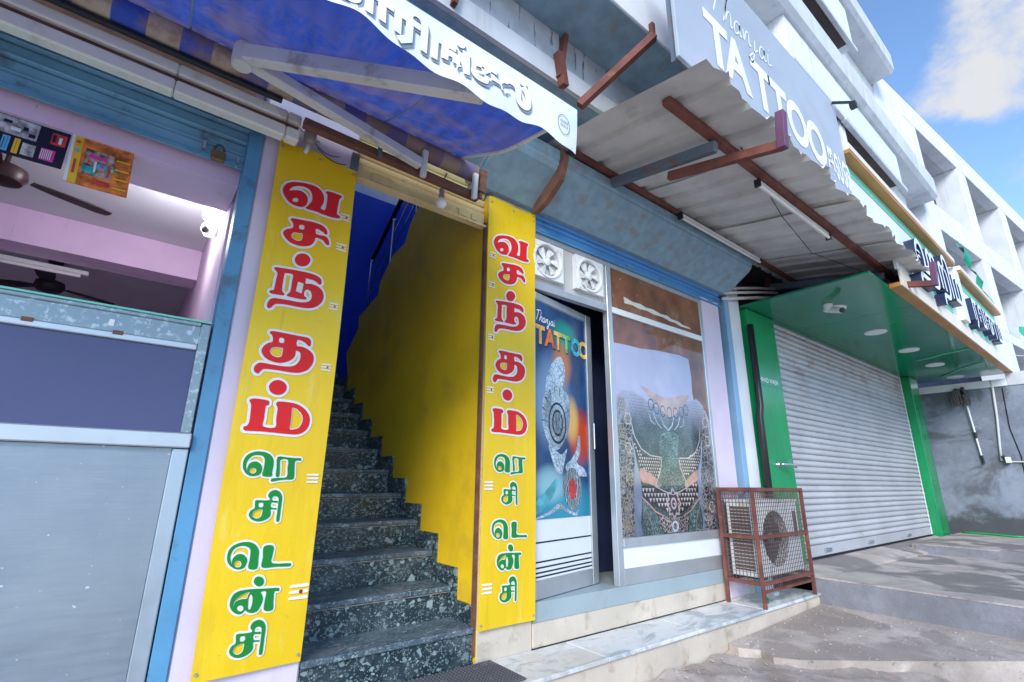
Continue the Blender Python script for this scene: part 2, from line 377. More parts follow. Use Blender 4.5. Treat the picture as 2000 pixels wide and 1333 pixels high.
# dark terrazzo of the stair
def terrazzo(name, ba, bb_, sc, dust0, ca_, cb_, vec):
    b = NB(name); vv = b.pos(vec)
    base = b.mix(b.ramp(b.noise(9, detail=6, rough=.7), .3, .7), lin(ba), lin(bb_))
    col = base
    for (k, thr, ed, wt) in ((sc * 3.4, .62, .10, .75), (sc * 1.5, .80, .09, .9), (sc * .8, .93, .07, 1.)):
        e = b.vor(k, vv, 'DISTANCE_TO_EDGE')['Distance']; rnd = b.sep(b.vor(k, vv)['Color'])
        m = b.math('MULTIPLY', b.ramp(e, ed, ed + .035), b.ramp(rnd[0], thr, thr + .02, 0, wt))
        col = b.mix(m, col, b.mix(rnd[1], lin(ca_), lin(cb_)))
    col = b.mix(b.ramp(b.noise(70, detail=5, rough=.7), .60, .68, 0, .5), col, lin((.16, .19, .22)))
    col = b.mix(b.ramp(b.noise(5, detail=8, rough=.68), .45, .74, .0, dust0), col, lin((.24, .25, .28)))
    b.fin(col, b.ramp(b.noise(12, detail=5), .3, .7, .26, .55), 0, .5)
terrazzo('terrazzo', (.008, .022, .028), (.022, .042, .050), 26, .30, (.09, .15, .16), (.36, .44, .43), (1, 1, 1.25))
terrazzo('terrazzo_tread', (.035, .06, .08), (.09, .13, .165), 30, .65, (.12, .18, .2), (.32, .40, .42), (1, 2.6, 1))

# marble slabs of the ledge
b = NB('marble')
wv = b.noise(2.2, b.pos((1, 2.2, 1)), detail=10, rough=.62, dist=1.4)
col = b.mix(b.ramp(wv, .46, .60), lin((.74, .74, .72)), lin((.42, .46, .47)))
col = b.mix(b.ramp(b.noise(1.4, detail=8, rough=.65), .5, .68, 0, .7), col, lin((.60, .52, .42)))
col = b.mix(b.ramp(b.noise(18, detail=8, rough=.7), .56, .70, 0, .5), col, lin((.24, .24, .25)))
b.fin(col, b.ramp(b.noise(8), .3, .7, .25, .5), 0, .5)

# blue awning cloth, thin enough for daylight to come through, brown with dust near the roller
b = NB('awning_cloth')
p = b.sep()
dst = b.ramp(b.noise(3.2, b.pos((1, 1.6, 1)), detail=9, rough=.68, dist=.6), .38, .60)
near = b.ramp(p[1], -1.15, -.35, .25, 1.)
dst = b.math('MULTIPLY', dst, near); dst = b.math('MAXIMUM', dst, b.ramp(b.noise(40, b.pos((1, .2, 1)), detail=5), .35, .7, .08, .40))
plaid = b.math('MULTIPLY', b.ramp(b.math('SINE', b.math('MULTIPLY', p[0], 16.)), .2, .5), .30)
plaid2 = b.math('MULTIPLY', b.ramp(b.math('SINE', b.math('MULTIPLY', p[1], 26.)), .2, .6), .22)
cb = b.mix(b.math('ADD', plaid, plaid2), lin((.022, .075, .40)), lin((.06, .095, .34)))
cb = b.mix(dst, cb, lin((.24, .16, .14)))
b.fin(cb, .75, 0, .2)
tr = b.n('ShaderNodeBsdfTranslucent'); b.l(b.mix(.28, cb, lin((.02, .14, .80))), tr.inputs[0])
mx = b.n('ShaderNodeMixShader'); mx.inputs[0].default_value = .42
b.l(b.bs.outputs[0], mx.inputs[1]); b.l(tr.outputs[0], mx.inputs[2]); b.l(mx.outputs[0], b.out.inputs[0])
b.bump(b.noise(22, b.pos((1, .25, 1)), detail=6), .5, .02)

# roll of the same cloth, wide white and blue stripes
b = NB('awning_roll')
p = b.sep()
st = b.ramp(b.math('SINE', b.math('MULTIPLY', p[0], 25.)), -.03, .03)
cr_ = b.mix(st, lin((.05, .11, .50)), lin((.56, .44, .33)))
cr_ = b.mix(b.ramp(b.noise(6, detail=8, rough=.68), .42, .62, 0, .8), cr_, lin((.30, .19, .13)))
cr_ = b.mix(b.ramp(p[0], .35, .9, 0, .65), cr_, lin((.25, .155, .11)))
b.fin(cr_, .85)

# white flex valance with water-stain tints
b = NB('valance_cloth')
cv = b.mix(b.ramp(b.noise(2.5, detail=5), .52, .75, 0, .6), lin((.80, .82, .82)), lin((.50, .68, .70)))
b.fin(cv, .35, 0, .45)

# brushed steel counter
b = NB('brushed_steel')
br = b.noise(14, b.pos((.5, 1, 70)), detail=6)
col = b.mix(b.ramp(br, .3, .7), lin((.33, .37, .41)), lin((.38, .42, .46)))
col = b.mix(b.ramp(b.noise(1.8, detail=6, rough=.6), .34, .70, 0, .45), col, lin((.20, .25, .33)))
col = b.mix(b.ramp(b.noise(22, b.pos((.4, 1, 5)), detail=8, rough=.75), .58, .70, 0, .35), col, lin((.55, .57, .6)))
col = b.mix(b.ramp(b.noise(46, detail=3, rough=.6), .70, .73, 0, .8), col, lin((.80, .82, .84)))
b.fin(col, b.ramp(b.noise(6, b.pos((.5, 1, 9)), detail=8, rough=.7), .3, .7, .38, .56), .75, .5)

# worn aluminium of the show case
b = NB('worn_alu')
fl = b.ramp(b.noise(34, detail=7, rough=.72), .52, .62)
col = b.mix(fl, lin((.27, .33, .36)), lin((.50, .56, .58)))
b.fin(col, .42, .55)

# printed poster of the door: blue night with a fire glow (flat print)
b = NB('door_print')
p = b.sep(b.pos(src=b.n('ShaderNodeTexCoord').outputs['Object']))
def blob(b, p, cx, cz, rx, rz, k=1.):
    dx = b.math('DIVIDE', b.math('SUBTRACT', p[0], cx), rx); dz = b.math('DIVIDE', b.math('SUBTRACT', p[2], cz), rz)
    q = b.math('ADD', b.math('MULTIPLY', dx, dx), b.math('MULTIPLY', dz, dz)); return b.ramp(q, 1., 0., 0, k)
col = b.mix(b.ramp(b.noise(3, detail=5), .3, .7), lin((.012, .04, .12)), lin((.03, .10, .24)))
col = b.mix(blob(b, p, -.16, .82, .30, .42, .8), col, lin((.30, .42, .62)))
col = b.mix(blob(b, p, .02, 1.36, .22, .16, .8), col, lin((.02, .32, .22)))
col = b.mix(blob(b, p, -.02, 1.12, .16, .22, .9), col, lin((.60, .22, .06)))
col = b.mix(blob(b, p, .22, .58, .20, .26, 1.), col, lin((.62, .06, .01)))
col = b.mix(blob(b, p, .10, .70, .12, .22, .9), col, lin((.85, .50, .12)))
col = b.mix(blob(b, p, .0, .06, .55, .24, 1.), col, lin((.04, .30, .42)))
col = b.mix(blob(b, p, -.18, .22, .24, .16, .8), col, lin((.35, .62, .66)))
b.fin(col, .3, 0, .4)
# window poster backdrop (flat print): pale glare haze painted in over slate blue
b = NB('window_print')
p = b.sep(b.pos(src=b.n('ShaderNodeTexCoord').outputs['Object']))
col = b.mix(b.ramp(p[2], 1.0, 0., 0, 1), lin((.40, .40, .54)), lin((.06, .11, .17)))
col = b.mix(b.ramp(b.noise(3, detail=6), .4, .7, 0, .4), col, lin((.56, .55, .66)))
b.fin(col, .25, 0, .5)
def tattoo(name, dark, pale, sc, thr, kind='edge'):
    b = NB(name)
    if kind == 'edge':
        v = b.vor(sc, feat='DISTANCE_TO_EDGE'); m = b.ramp(v['Distance'], thr, thr * .4)
    elif kind == 'ring':
        v = b.vor(sc); m = b.ramp(b.math('SINE', b.math('MULTIPLY', v['Distance'], 30.)), .2, .6)
    else:
        q = b.n('ShaderNodeTexWave'); q.inputs['Scale'].default_value = sc; q.inputs['Distortion'].default_value = 9; q.inputs['Detail'].default_value = 3
        b.l(b.g.outputs['Position'], q.inputs['Vector']); m = b.ramp(q.outputs['Fac'], .62, .75)
    col = b.mix(m, lin(dark), lin(pale)); col = b.mix(b.ramp(b.noise(5, detail=4), .4, .7, 0, .4), col, lin(dark))
    b.fin(col, .3, 0, .4)
def inked(name, dark, pale, skin, s1, s2, haze=False):
    b = NB(name); tcz = b.n('ShaderNodeNewGeometry').outputs['Position']
    wp = b.n('ShaderNodeVectorMath'); wp.operation = 'MULTIPLY_ADD'; nz = b.n('ShaderNodeTexNoise'); nz.inputs['Scale'].default_value = 9.; nz.inputs['Detail'].default_value = 3
    b.l(tcz, nz.inputs['Vector']); b.l(nz.outputs['Color'], wp.inputs[0]); wp.inputs[1].default_value = (.12, .0, .12); b.l(tcz, wp.inputs[2])
    e1 = b.ramp(b.vor(s1, wp.outputs[0], 'DISTANCE_TO_EDGE')['Distance'], .10, .03); d2_ = b.vor(s2, wp.outputs[0])['Distance']
    r_ = b.ramp(b.math('SINE', b.math('MULTIPLY', d2_, 26.)), .1, .7)
    m = b.math('MAXIMUM', b.math('MULTIPLY', e1, .8), b.math('MULTIPLY', r_, b.ramp(b.noise(6, detail=4), .42, .6)))
    col = b.mix(b.ramp(b.noise(4, detail=5), .35, .65), lin(dark), lin(tuple(x * 2.2 for x in dark))); col = b.mix(b.ramp(b.noise(3.3, detail=4), .55, .7, 0, .55), col, lin(skin)); col = b.mix(b.math('MULTIPLY', m, .75), col, lin(pale))
    if haze: col = b.mix(b.ramp(b.math('ADD', b.sep()[2], b.math('MULTIPLY', b.noise(3), .25)), 1.72, 2.12, 0, .92), col, lin((.38, .38, .50)))  # pale glare haze painted over the upper part of the figure
    b.fin(col, .35, 0, .3)
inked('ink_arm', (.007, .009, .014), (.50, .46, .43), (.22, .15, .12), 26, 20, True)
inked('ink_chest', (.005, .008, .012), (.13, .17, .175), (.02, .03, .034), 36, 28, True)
tattoo('ink_lace', (.03, .03, .035), (.52, .42, .38), 34, .10)
mat('ink_belt', (.010, .010, .014), .3)
inked('ink_pend', (.006, .014, .018), (.26, .40, .36), (.03, .07, .07), 44, 26)
inked('ink_white', (.30, .36, .40), (.05, .09, .13), (.70, .76, .80), 30, 20)
tattoo('ink_hair', (.05, .06, .08), (.50, .60, .64), 18, .08, 'wave')
mat('ink_skin', (.46, .24, .20), .35, var=.25, vs=9)
mat('ink_haze', (.46, .46, .62), .3, var=.05)
mat('ink_peach', (.46, .33, .31), .35, var=.2, vs=7)
mat('ink_teal', (.10, .42, .50), .35, var=.3, vs=9)
mat('ink_dark', (.012, .016, .03), .3)
mat('guide_pale', (.25, .42, .62), .5, var=.1, dirt=(.2, .2, .24), ds=5)
mat('tread_dust', (.30, .24, .21), .9, var=.3, vs=20)
mat('ink_paleskin', (.52, .43, .40), .35, var=.25, vs=8); mat('ink_feather', (.035, .058, .060), .35, var=.2); mat('ink_gold', (.26, .20, .13), .35, var=.15)
b = NB('window_glass')
gl = b.n('ShaderNodeBsdfGlossy'); gl.inputs['Roughness'].default_value = .04; gl.inputs['Color'].default_value = (.9, .94, 1, 1)
tp_ = b.n('ShaderNodeBsdfTransparent'); fz = b.n('ShaderNodeFresnel'); fz.inputs[0].default_value = 1.5
mx = b.n('ShaderNodeMixShader'); b.l(b.math('MULTIPLY', b.math('ADD', fz.outputs[0], b.ramp(b.noise(3, detail=6), .4, .7, .0, .01)), b.math('SUBTRACT', 1., b.g.outputs['Backfacing'])), mx.inputs[0]); b.l(tp_.outputs[0], mx.inputs[1]); b.l(gl.outputs[0], mx.inputs[2]); b.l(mx.outputs[0], b.out.inputs[0])
# ================================================================ THE SETTING
def gz(x, y): return 0.012 * math.sin(x * 5.1 + y * 3.3) + .008 * math.sin(x * 11.7 - y * 9.1)
struct(build('ground', B(-220, 220, -220, 220, -.5, -.13), 'pale_ground'))
# broken concrete in front of the ledge, and the raised apron beside it
def patch(u_, v_):
    x = -3 + 7.4 * u_; y = -5.5 + 5.14 * v_
    return (x, y, -.02 + .035 * max(0, min(1, (x - 2.2) / 1.6)) + gz(x, y) + .012 * math.sin(x * 23 + y * 17))
mb = MB(); mb.grid(110, 80, patch); struct(build('pavement', mb, 'concrete', smooth=1, recalc=False))
ap = [(3.83, -.362), (3.80, -.45), (3.87, -.58), (3.80, -.70), (3.84, -.76), (3.88, -.835), (4.25, -1.17), (4.62, -1.49), (4.99, -1.80), (5.555, -2.29), (5.555, -.362)]
struct(build('apron', MB().prism(ap, lambda a, b_, t: (a, b_, t + (.03 * (a - 3.9) if t > 0 else 0)), -.13, .052), 'concrete', bevel=.012, seg=2))
struct(build('apron_curb', B(4.45, 5.555, -2.6, -2.3, -.13, .03), 'step_face', bevel=.01))
# raised platforms before the green shop
struct(build('platform', MB().hexa([(5.56, -6, -.13), (9.2, -6, -.13), (9.2, -.0, -.13), (5.56, -.0, -.13), (5.56, -6, .325), (9.2, -6, .28), (9.2, -.0, .28), (5.56, -.0, .335)]), 'concrete_wet', bevel=.01, seg=2))
struct(build('platform_step', B(9.202, 12.3, -6, -.20, -.13, .402), 'concrete_wet', bevel=.008))
struct(build('threshold', MB().hexa([(5.56, -.36, .2), (12.2, -.36, .2), (12.2, .0, .2), (5.56, 0, .2), (5.56, -.36, .332), (12.2, -.40, .279), (12.2, .0, .376), (5.56, 0, .372)]), 'concrete_wet'))
struct(build('platform_face', B(5.544, 5.558, -6, -.33, -.1, .322), 'step_face'))
struct(build('step_riser', B(9.188, 9.2, -6, -.25, .26, .394), 'step_face'))
# marble ledge along the shops
led = struct(build('marble_ledge', B(-2, 5.54, -.352, -.002, -.13, .174), 'cream_plinth', bevel=.006))
xs = [-1.6, -.5, .55, 1.52, 2.49, 3.46, 4.43, 5.542]
for i in range(len(xs) - 1):
    dz = random.uniform(-.0015, .0015)
    build('marble_slab', B(xs[i] + .0015, xs[i + 1] - .0015, -.372 + random.uniform(-.004, .004), -.001, .1745, .2 + dz), 'marble', led, bevel=.004)

# ================================================================ THE SHOP BUILDING
bld = thing('shop_building', 'row of old shops with lilac pillars under a stained white upper storey', 'building', (4, 1, 0))
P_ = lambda n, m_, *a, **k: build(n, B(*a), m_, bld, **k)
P_('pillar', 'white_lilac', .303, .818, 0, .30, -.1, 3.66, bevel=.01)
P_('shutter_guide', 'blue_paint', .236, .302, -.008, .12, .2, 3.05, bevel=.003)
P_('pillar', 'cream_plinth', 1.786, 2.214, 0.001, .30, -.1, 3.66, bevel=.01)
P_('pillar', 'white_lilac', 4.555, 4.905, .0, .30, .2, 3.12, bevel=.008)
P_('wall_strip', 'white_wall', 5.105, 5.36, -.01, .30, .0, 3.5, bevel=.008)
P_('shutter_guide', 'guide_pale', 5.012, 5.103, -.02, .2, .2, 3.2, bevel=.003)
P_('dark_joint', 'black_gap', 4.907, 5.010, .06, .2, .2, 3.2)
P_('lintel', 'pink_wall', -3, .235, .10, .43, 2.69, 3.66)
P_('lintel', 'pink_wall', .819, 1.777, .10, .30, 3.2, 3.66)
P_('side_wall', 'pink_wall', .238, .302, .302, 6, 0, 3.6)
P_('back_wall', 'purple_wall', -4, .236, 5.8, 6, 0, 3.2)
P_('side_wall', 'pink_wall', -4.2, -4.0, .44, 6, 0, 3.2)
P_('ceiling', 'ceiling_white', -4, .236, .432, 6, 3.04, 3.2)
P_('ceiling_beam', 'pink_wall', -4, .236, 2.0, 2.25, 2.776, 3.038)
P_('ceiling_beam', 'purple_wall', -4, .236, 4.2, 4.5, 2.72, 3.038)
P_('floor', 'grey_board', -4, .236, .0, 6, -.1, .19)
P_('front_wall', 'pink_wall', -6, -3.01, .0, .4, -.1, 3.66)
# stairwell
P_('stair_wall_left', 'blue_wall', .70, .817, .302, 4.3, 0, 3.75)
P_('added_shaft_wall', 'white_wall', -1.7, -1.6, .30, 4.5, 3.66, 10.0)  # unseen white shaft, added to bounce skylight down into the stairwell
P_('added_shaft_floor', 'white_wall', -1.6, .699, .361, 4.3, 3.66, 3.74)
P_('added_shaft_wall', 'white_wall', -1.6, 2.9, .302, .36, 5.301, 10.0)
P_('added_shaft_wall', 'white_wall', -1.6, 2.9, 4.301, 4.5, 5.601, 10.0)
P_('added_shaft_wall', 'white_wall', 2.9, 3.0, .302, 4.5, 5.601, 10.0)
P_('added_shaft_wall', 'white_wall', -1.6, .699, 4.301, 4.5, 3.741, 5.60)
P_('stair_wall_back', 'blue_wall', .70, 3.2, 4.3, 4.5, 0, 5.6)
P_('stair_wall_right', 'blue_wall', 2.9, 3.0, .40, 4.3, 2.0, 5.6)
P_('stair_front_wall', 'blue_wall', -1.6, 2.9, .302, .36, 3.75, 5.3)
P_('stair_front_wall', 'blue_wall', .819, 1.779, .302, .36, 3.3, 3.749)
P_('wall_ledge', 'blue_wall', .819, 1.774, 3.9, 4.28, 2.75, 3.25, bevel=.01)
P_('stair_threshold', 'black', .819, 1.777, .02, 4.3, -.1, .19)
saw = [(.004, .21), (2.60, .21), (2.60, 2.30), (2.70, 2.55), (2.40, 2.77), (2.42, 2.90), (1.93, 3.02), (1.905, 3.155), (1.63, 3.35), (1.38, 3.38), (1.30, 3.54), (1.12, 3.68), (1.04, 3.86), (.86, 3.90), (.78, 4.08), (.52, 4.10), (.45, 4.3), (.37, 4.3), (.37, 3.19), (.004, 3.19)]
build('parapet', MB().prism(saw, lambda a, b_, t: (t, a, b_), 1.780, 1.876), 'yellow_wall', bld)
# return flight under-soffit so that the well reads closed
P_('stair_soffit', 'blue_wall', 1.88, 2.88, 1.0, 4.2, 2.10, 2.25)
P_('corner_bead', 'rust_brown', 1.766, 1.779, -.004, .028, .24, 2.99)
# front of the tattoo parlour
P_('plinth', 'cream_plinth', 2.216, 4.55, .002, .3, .2, .345, bevel=.006)
P_('plinth_strip', 'grey_strip', 2.216, 4.55, -.002, .3, .3455, .46)
P_('plinth', 'cream_plinth', 4.552, 5.36, .003, .3, .19, .62, bevel=.006)
P_('parlour_wall', 'dark_navy', 2.216, 5.2, 2.2, 2.3, .2, 3.3)
P_('parlour_wall', 'dark_navy', 2.15, 2.215, .31, 2.2, .2, 3.3)
P_('parlour_ceiling', 'dark_navy', 2.216, 5.2, .31, 2.2, 3.2, 3.3)
P_('parlour_floor', 'grey_strip', 2.216, 5.2, .31, 2.2, .2, .455)
P_('parlour_partition', 'dark_navy', 3.3, 4.5, .5, .52, .46, 3.0)
# lintel over the parlour: sloping concrete hood above the shutter
hood = [(0.05, 3.235), (-.05, 3.235), (-.33, 3.42), (-.37, 3.47), (-.37, 3.585), (.05, 3.585)]
build('lintel_hood', MB().prism(hood, lambda a, b_, t: (t, a, b_), 1.62, 5.05), 'concrete_blue', bld, bevel=.02, seg=2)
P_('hood_wall', 'concrete_blue', 5.052, 5.36, .0, .05, 3.22, 3.66)
P_('wall_above', 'stained_wall', -6, 5.36, .0, .099, 3.587, 3.68)
# upper storeys overhang the street
P_('overhang_soffit', 'concrete_blue', -6, 5.3, -.70, .3, 3.70, 3.86)
P_('upper_wall', 'stained_wall', -6, 5.3, -.72, -.3, 3.862, 4.12)
P_('drip_ledge', 'slab_grey', -6, 5.3, -.735, -.703, 3.70, 3.855)
P_('balcony_slab', 'concrete_blue', -6, 3.25, -1.10, -.3, 4.121, 4.26)
P_('balcony_parapet', 'white_wall', -6, 3.25, -1.112, -1.0, 4.128, 5.25, bevel=.006)
P_('upper_wall', 'white_wall', -6, 5.3, -.70, -.3, 4.262, 6.619)
P_('upper_wall', 'white_wall', -6, 5.3, -.70, -.3, 7.121, 8.949)
P_('upper_wall', 'white_wall', 5.301, 6.85, -1.0, -.3, 5.99, 6.618)
P_('upper_wall', 'pale_green_wall', 6.851, 9.5, -.998, -.3, 5.99, 6.618)
P_('upper_wall', 'white_wall', 9.501, 11.2, -.70, -.3, 5.95, 6.618)
P_('upper_wall', 'pale_green_wall', 5.301, 8.3, -1.0, -.3, 8.12, 8.948)
P_('upper_wall', 'white_wall', 8.301, 10.9, -.70, -.3, 8.12, 8.948)
P_('upper_wall', 'white_wall', 5.301, 11.2, -.70, -.3, 3.8, 5.05)
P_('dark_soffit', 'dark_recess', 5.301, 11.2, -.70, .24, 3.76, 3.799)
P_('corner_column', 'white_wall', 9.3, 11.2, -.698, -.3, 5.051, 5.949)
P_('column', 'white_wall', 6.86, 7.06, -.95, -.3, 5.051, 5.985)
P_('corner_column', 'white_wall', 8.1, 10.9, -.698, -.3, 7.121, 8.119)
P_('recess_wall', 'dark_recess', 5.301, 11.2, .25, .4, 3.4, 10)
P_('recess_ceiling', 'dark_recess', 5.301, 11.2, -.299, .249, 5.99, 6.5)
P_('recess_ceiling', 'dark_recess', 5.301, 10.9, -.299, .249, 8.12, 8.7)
P_('lintel_band', 'slab_grey', 6.84, 9.56, -1.035, -.97, 5.91, 5.988, bevel=.008)
P_('lintel_band', 'slab_grey', 5.301, 6.838, -1.03, -.97, 5.93, 5.988, bevel=.008)
P_('bay_soffit', 'dark_recess', 5.301, 9.30, -.969, -.301, 5.965, 5.988)
P_('lintel_band', 'slab_grey', 5.301, 8.36, -1.035, -.97, 8.04, 8.118, bevel=.008)
P_('bay_soffit', 'dark_recess', 5.301, 8.10, -.969, -.301, 8.095, 8.118)
P_('sunshade', 'slab_grey', -6, 11.8, -1.10, -.301, 6.62, 7.12, bevel=.06)
P_('sunshade', 'slab_grey', -6, 10.62, -1.10, -.301, 8.95, 9.45, bevel=.06)
P_('end_wall', 'white_wall', 11.0, 11.2, -.299, 4, 3.4, 9.2)
P_('roof', 'slab_grey', -6, -1.7, -.3, 6, 10.0, 10.2)
P_('roof', 'slab_grey', 3.0, 11.0, -.3, 6, 10.0, 10.2)
P_('roof', 'slab_grey', -1.699, 2.999, -.3, .30, 10.0, 10.2)  # roof left open behind this strip so skylight falls into the added shaft
P_('roof', 'slab_grey', -1.699, 2.999, 4.501, 6, 10.0, 10.2)
P_('core_wall', 'dark_recess', -6, 11.2, 6.01, 6.2, 0, 10)
for (x0, x1) in ((5.9, 6.0), (7.1, 7.2), (8.2, 8.3)):
    P_('mullion', 'slab_grey', x0, x1, -.5, -.42, 5.06, 6.0)
# steel brackets under the balcony
br = build('bracket', MB().bar((2.31, -1.14, 4.075), (1.99, -.745, 3.61), .05, .05).bar((2.31, -1.13, 4.05), (2.31, -1.13, 4.19), .03, .03), 'rust_red', bld)
build('bracket', MB().bar((1.86, -.75, 4.10), (1.80, -.75, 3.72), .03, .05).bar((1.79, -.76, 3.90), (1.83, -.76, 3.66), .05, .05), 'rust_red', bld)
build('bracket', MB().bar((1.05, -.75, 4.10), (1.0, -.75, 3.72), .03, .05), 'rust_red', bld)

# staircase in dark terrazzo
st = thing('staircase', 'dark terrazzo staircase with pale chips climbing between yellow and blue walls', 'staircase', (1.3, 0, .2))
for k in range(12):
    y = .262 * k; z = .388 + .1777 * k
    z0 = .2005 if k == 0 else z - .1777 + .0005
    rs = B(.822, 1.774, y + .012, y + .03, z0, z - .0305); build('riser', rs, 'terrazzo', st)
    y1 = y + .262 + .028 if k < 11 else 4.25
    build('tread', B(.822, 1.774, y - .004, y1, z - .030, z), 'terrazzo_tread', st, bevel=.005)
    if k:
        build('riser_joint', B(.822, 1.774, y + .004, y + .0115, z - .036, z - .0305), 'tread_dust', st)
    ya = y - .057
    if k < 11: build('skirting', B(1.766, 1.779, max(ya, .028), y + .205, z - .2, z + .11), 'terrazzo', st)
build('body', MB().prism([(.04, .2), (3.2, .2), (3.2, 2.30), (2.94, 2.30)] + [(.262 * k + .045, .388 + .1777 * k - .22) for k in range(10, 1, -1)], lambda a, b_, t: (t, a, b_), .83, 1.765), 'black', st)
# stainless railing of the upper flight
rl = thing('stair_railing', 'polished steel railing along the upper flight above the yellow wall', 'railing', (1.83, 1.7, 3.0))
X_ = 1.825
for (y, z0, z1) in ((2.31, 2.84, 3.54), (1.777, 3.10, 3.80), (1.25, 3.5, 4.2)):
    build('post', MB().tube([(X_, y, z0), (X_, y, z1)], .019, 12), 'chrome', rl, smooth=.6)
    build('post_cap', MB().lathe((X_, y, z1 + .012), [(.001, -.024), (.022, -.012), (.026, 0), (.022, .014), (.001, .024)], 12), 'chrome', rl, smooth=1)
build('handrail', MB().tube([(X_, 2.31, 3.56), (X_, .8, 4.58)], .024, 12), 'black_plastic', rl, smooth=.6)
for dz in (.2, .38):
    build('rail', MB().tube([(X_, 2.31, 3.50 - dz), (X_, .8, 4.52 - dz)], .009, 8), 'chrome', rl, smooth=.6)

# ================================================================ LEFT SHOP
def shutter_strip(name, x0, x1, zs, y, prof, m_, parent):
    out = []
    for (z0, z1) in zs:
        mb = MB(); n = len(prof)
        pts = [(y - d, z0 + (z1 - z0) * t) for d, t in prof]
        mb.add([(x0, a, b_) for a, b_ in pts] + [(x1, a, b_) for a, b_ in pts], [(i, i + 1, n + i + 1, n + i) for i in range(n - 1)])
        mb.add([(x0, y + .012, z0), (x1, y + .012, z0), (x1, y + .012, z1), (x0, y + .012, z1)], [(0, 1, 2, 3)])
        out.append(build(name, mb, m_, parent, smooth=.7, recalc=False))
    return out
ribp = [(-.004, 0), (.004, .03), (.016, .08), (.020, .15), (.016, .22), (.003, .27), (0, .30), (0, .98), (-.006, 1.0)]
ls = thing('rolling_shutter', 'weathered blue steel shutter rolled up above the left shop counter', 'shutter', (-1, .05, 2.76))
shutter_strip('slat', -2.4, .235, [(2.832 + .078 * i, 2.832 + .078 * (i + 1) - .007) for i in range(5)], .045, ribp, 'blue_shutter', ls)
build('bottom_plate', B(-2.4, .235, .03, .05, 2.762, 2.828), 'blue_shutter', ls)
build('slat_back', B(-2.4, .235, .058, .064, 2.77, 3.3), 'rust_brown', ls)
build('bottom_angle', B(-2.4, .235, .0, .03, 2.758, 2.766), 'blue_paint', ls)
build('hasp', B(.045, .058, .012, .029, 2.79, 2.84), 'steel', ls); build('hasp', B(.20, .208, .0, .03, 2.75, 2.80), 'steel', ls)
pk = thing('padlock', 'old brass padlock hanging from the blue shutter', 'padlock', (.115, .0, 2.745))
build('body', B(.085, .148, -.015, .012, 2.738, 2.795), 'brass', pk, bevel=.006)
build('shackle', MB().tube([(.095, 0, 2.79), (.096, 0, 2.815), (.105, 0, 2.828), (.117, 0, 2.832), (.128, 0, 2.828), (.137, 0, 2.815), (.138, 0, 2.79)], .006, 8), 'ac_dark', pk, smooth=1)
# cream covers along the bar
cv = thing('cover_rail', 'pair of cream plastic cover strips running above the blue shutter', 'cover strip', (-.5, -.13, 2.92))
for (x0, x1) in ((-2.2, -1.16), (-1.157, -.112), (-.109, .375), (.378, .445)):
    build('cover_strip', B(x0, x1, -.16, -.10, 3.022, 3.082), 'cream_plastic', cv, bevel=.008)
    build('cover_strip', B(x0, x1, -.165, -.10, 2.918, 2.988), 'cream_plastic', cv, bevel=.008)
build('backing_bar', B(-2.2, .44, -.135, -.10, 2.989, 3.021), 'rust_brown', cv)
# show case counter
ct = thing('shop_counter', 'stainless steel shop counter with a worn framed display case on top', 'counter', (-.5, .2, .2))
build('front_panel', B(-1.9, .168, -.004, .02, .2, 1.318), 'brushed_steel', ct)
build('edge_strip', B(.170, .230, -.012, .03, .2, 1.318), 'steel', ct, bevel=.004)
build('cabinet', B(-1.9, .225, .021, .62, .2, 1.316), 'steel', ct)
build('rail', B(-1.9, .230, -.035, .05, 1.32, 1.384), 'alu', ct, bevel=.005)
build('pane', B(-1.9, .186, .0, .012, 1.385, 1.756), 'purple_glass', ct)
build('case_post', B(.187, .226, -.012, .03, 1.385, 1.885), 'worn_alu', ct, bevel=.003)
build('case_frame', B(-1.9, .186, -.014, .03, 1.757, 1.785), 'alu', ct, bevel=.004)
build('case_frame', B(-1.9, .186, -.008, .028, 1.786, 1.868), 'worn_alu', ct)
build('case_frame', B(-1.9, .186, -.016, .6, 1.869, 1.888), 'worn_alu', ct, bevel=.004)
build('glass_top', B(-1.9, .226, -.02, .62, 1.8885, 1.897), 'green_pale', ct)
for x in (-.40, -.12): build('hinge', B(x, x + .035, -.017, -.009, 1.775, 1.792), 'rust_brown', ct)
build('lock_plate', B(-.14, -.122, -.011, -.0085, 1.81, 1.838), 'white_plastic', ct)
# hanging magazines
def magazine(name, label, x0, x1, z0, z1, y, base, strips, tilt=0):
    t = thing(name, label, 'magazine', ((x0 + x1) / 2, y, z0), 'magazines hung over the counter')
    def fn(dy): return lambda a, b_: (a + tilt * (b_ - z1), y - dy - .012 * ((a - x0) / (x1 - x0) - .5) ** 2, b_)
    mb = MB(); mb.grid(6, 2, lambda a, b_: fn(0)(x0 + (x1 - x0) * a, z0 + (z1 - z0) * b_)); mb.grid(6, 2, lambda a, b_: fn(-.004)(x0 + (x1 - x0) * a, z0 + (z1 - z0) * b_))
    build('cover', mb, base, t, recalc=False)
    for i, (a0, a1, c0_, c1_, m_) in enumerate(strips):
        W, H = x1 - x0, z1 - z0
        mb = MB(); mb.grid(4, 1, lambda a, b_: fn(.0015 + .0003 * i)(x0 + W * (a0 + (a1 - a0) * a), z0 + H * (c0_ + (c1_ - c0_) * b_)))
        build('print', mb, m_, t, recalc=False)
mat('mag_black', (.015, .012, .03), .35); mat('mag_grey', (.42, .40, .44), .4, var=.7, vs=26); mat('mag_pink', (.62, .05, .35), .4, var=.1)
mat('mag_red', (.55, .05, .05), .4, var=.3, vs=30); mat('mag_yellow', (.80, .50, .03), .4, var=.08); mat('mag_orange', (.60, .17, .03), .4, var=.6, vs=22)
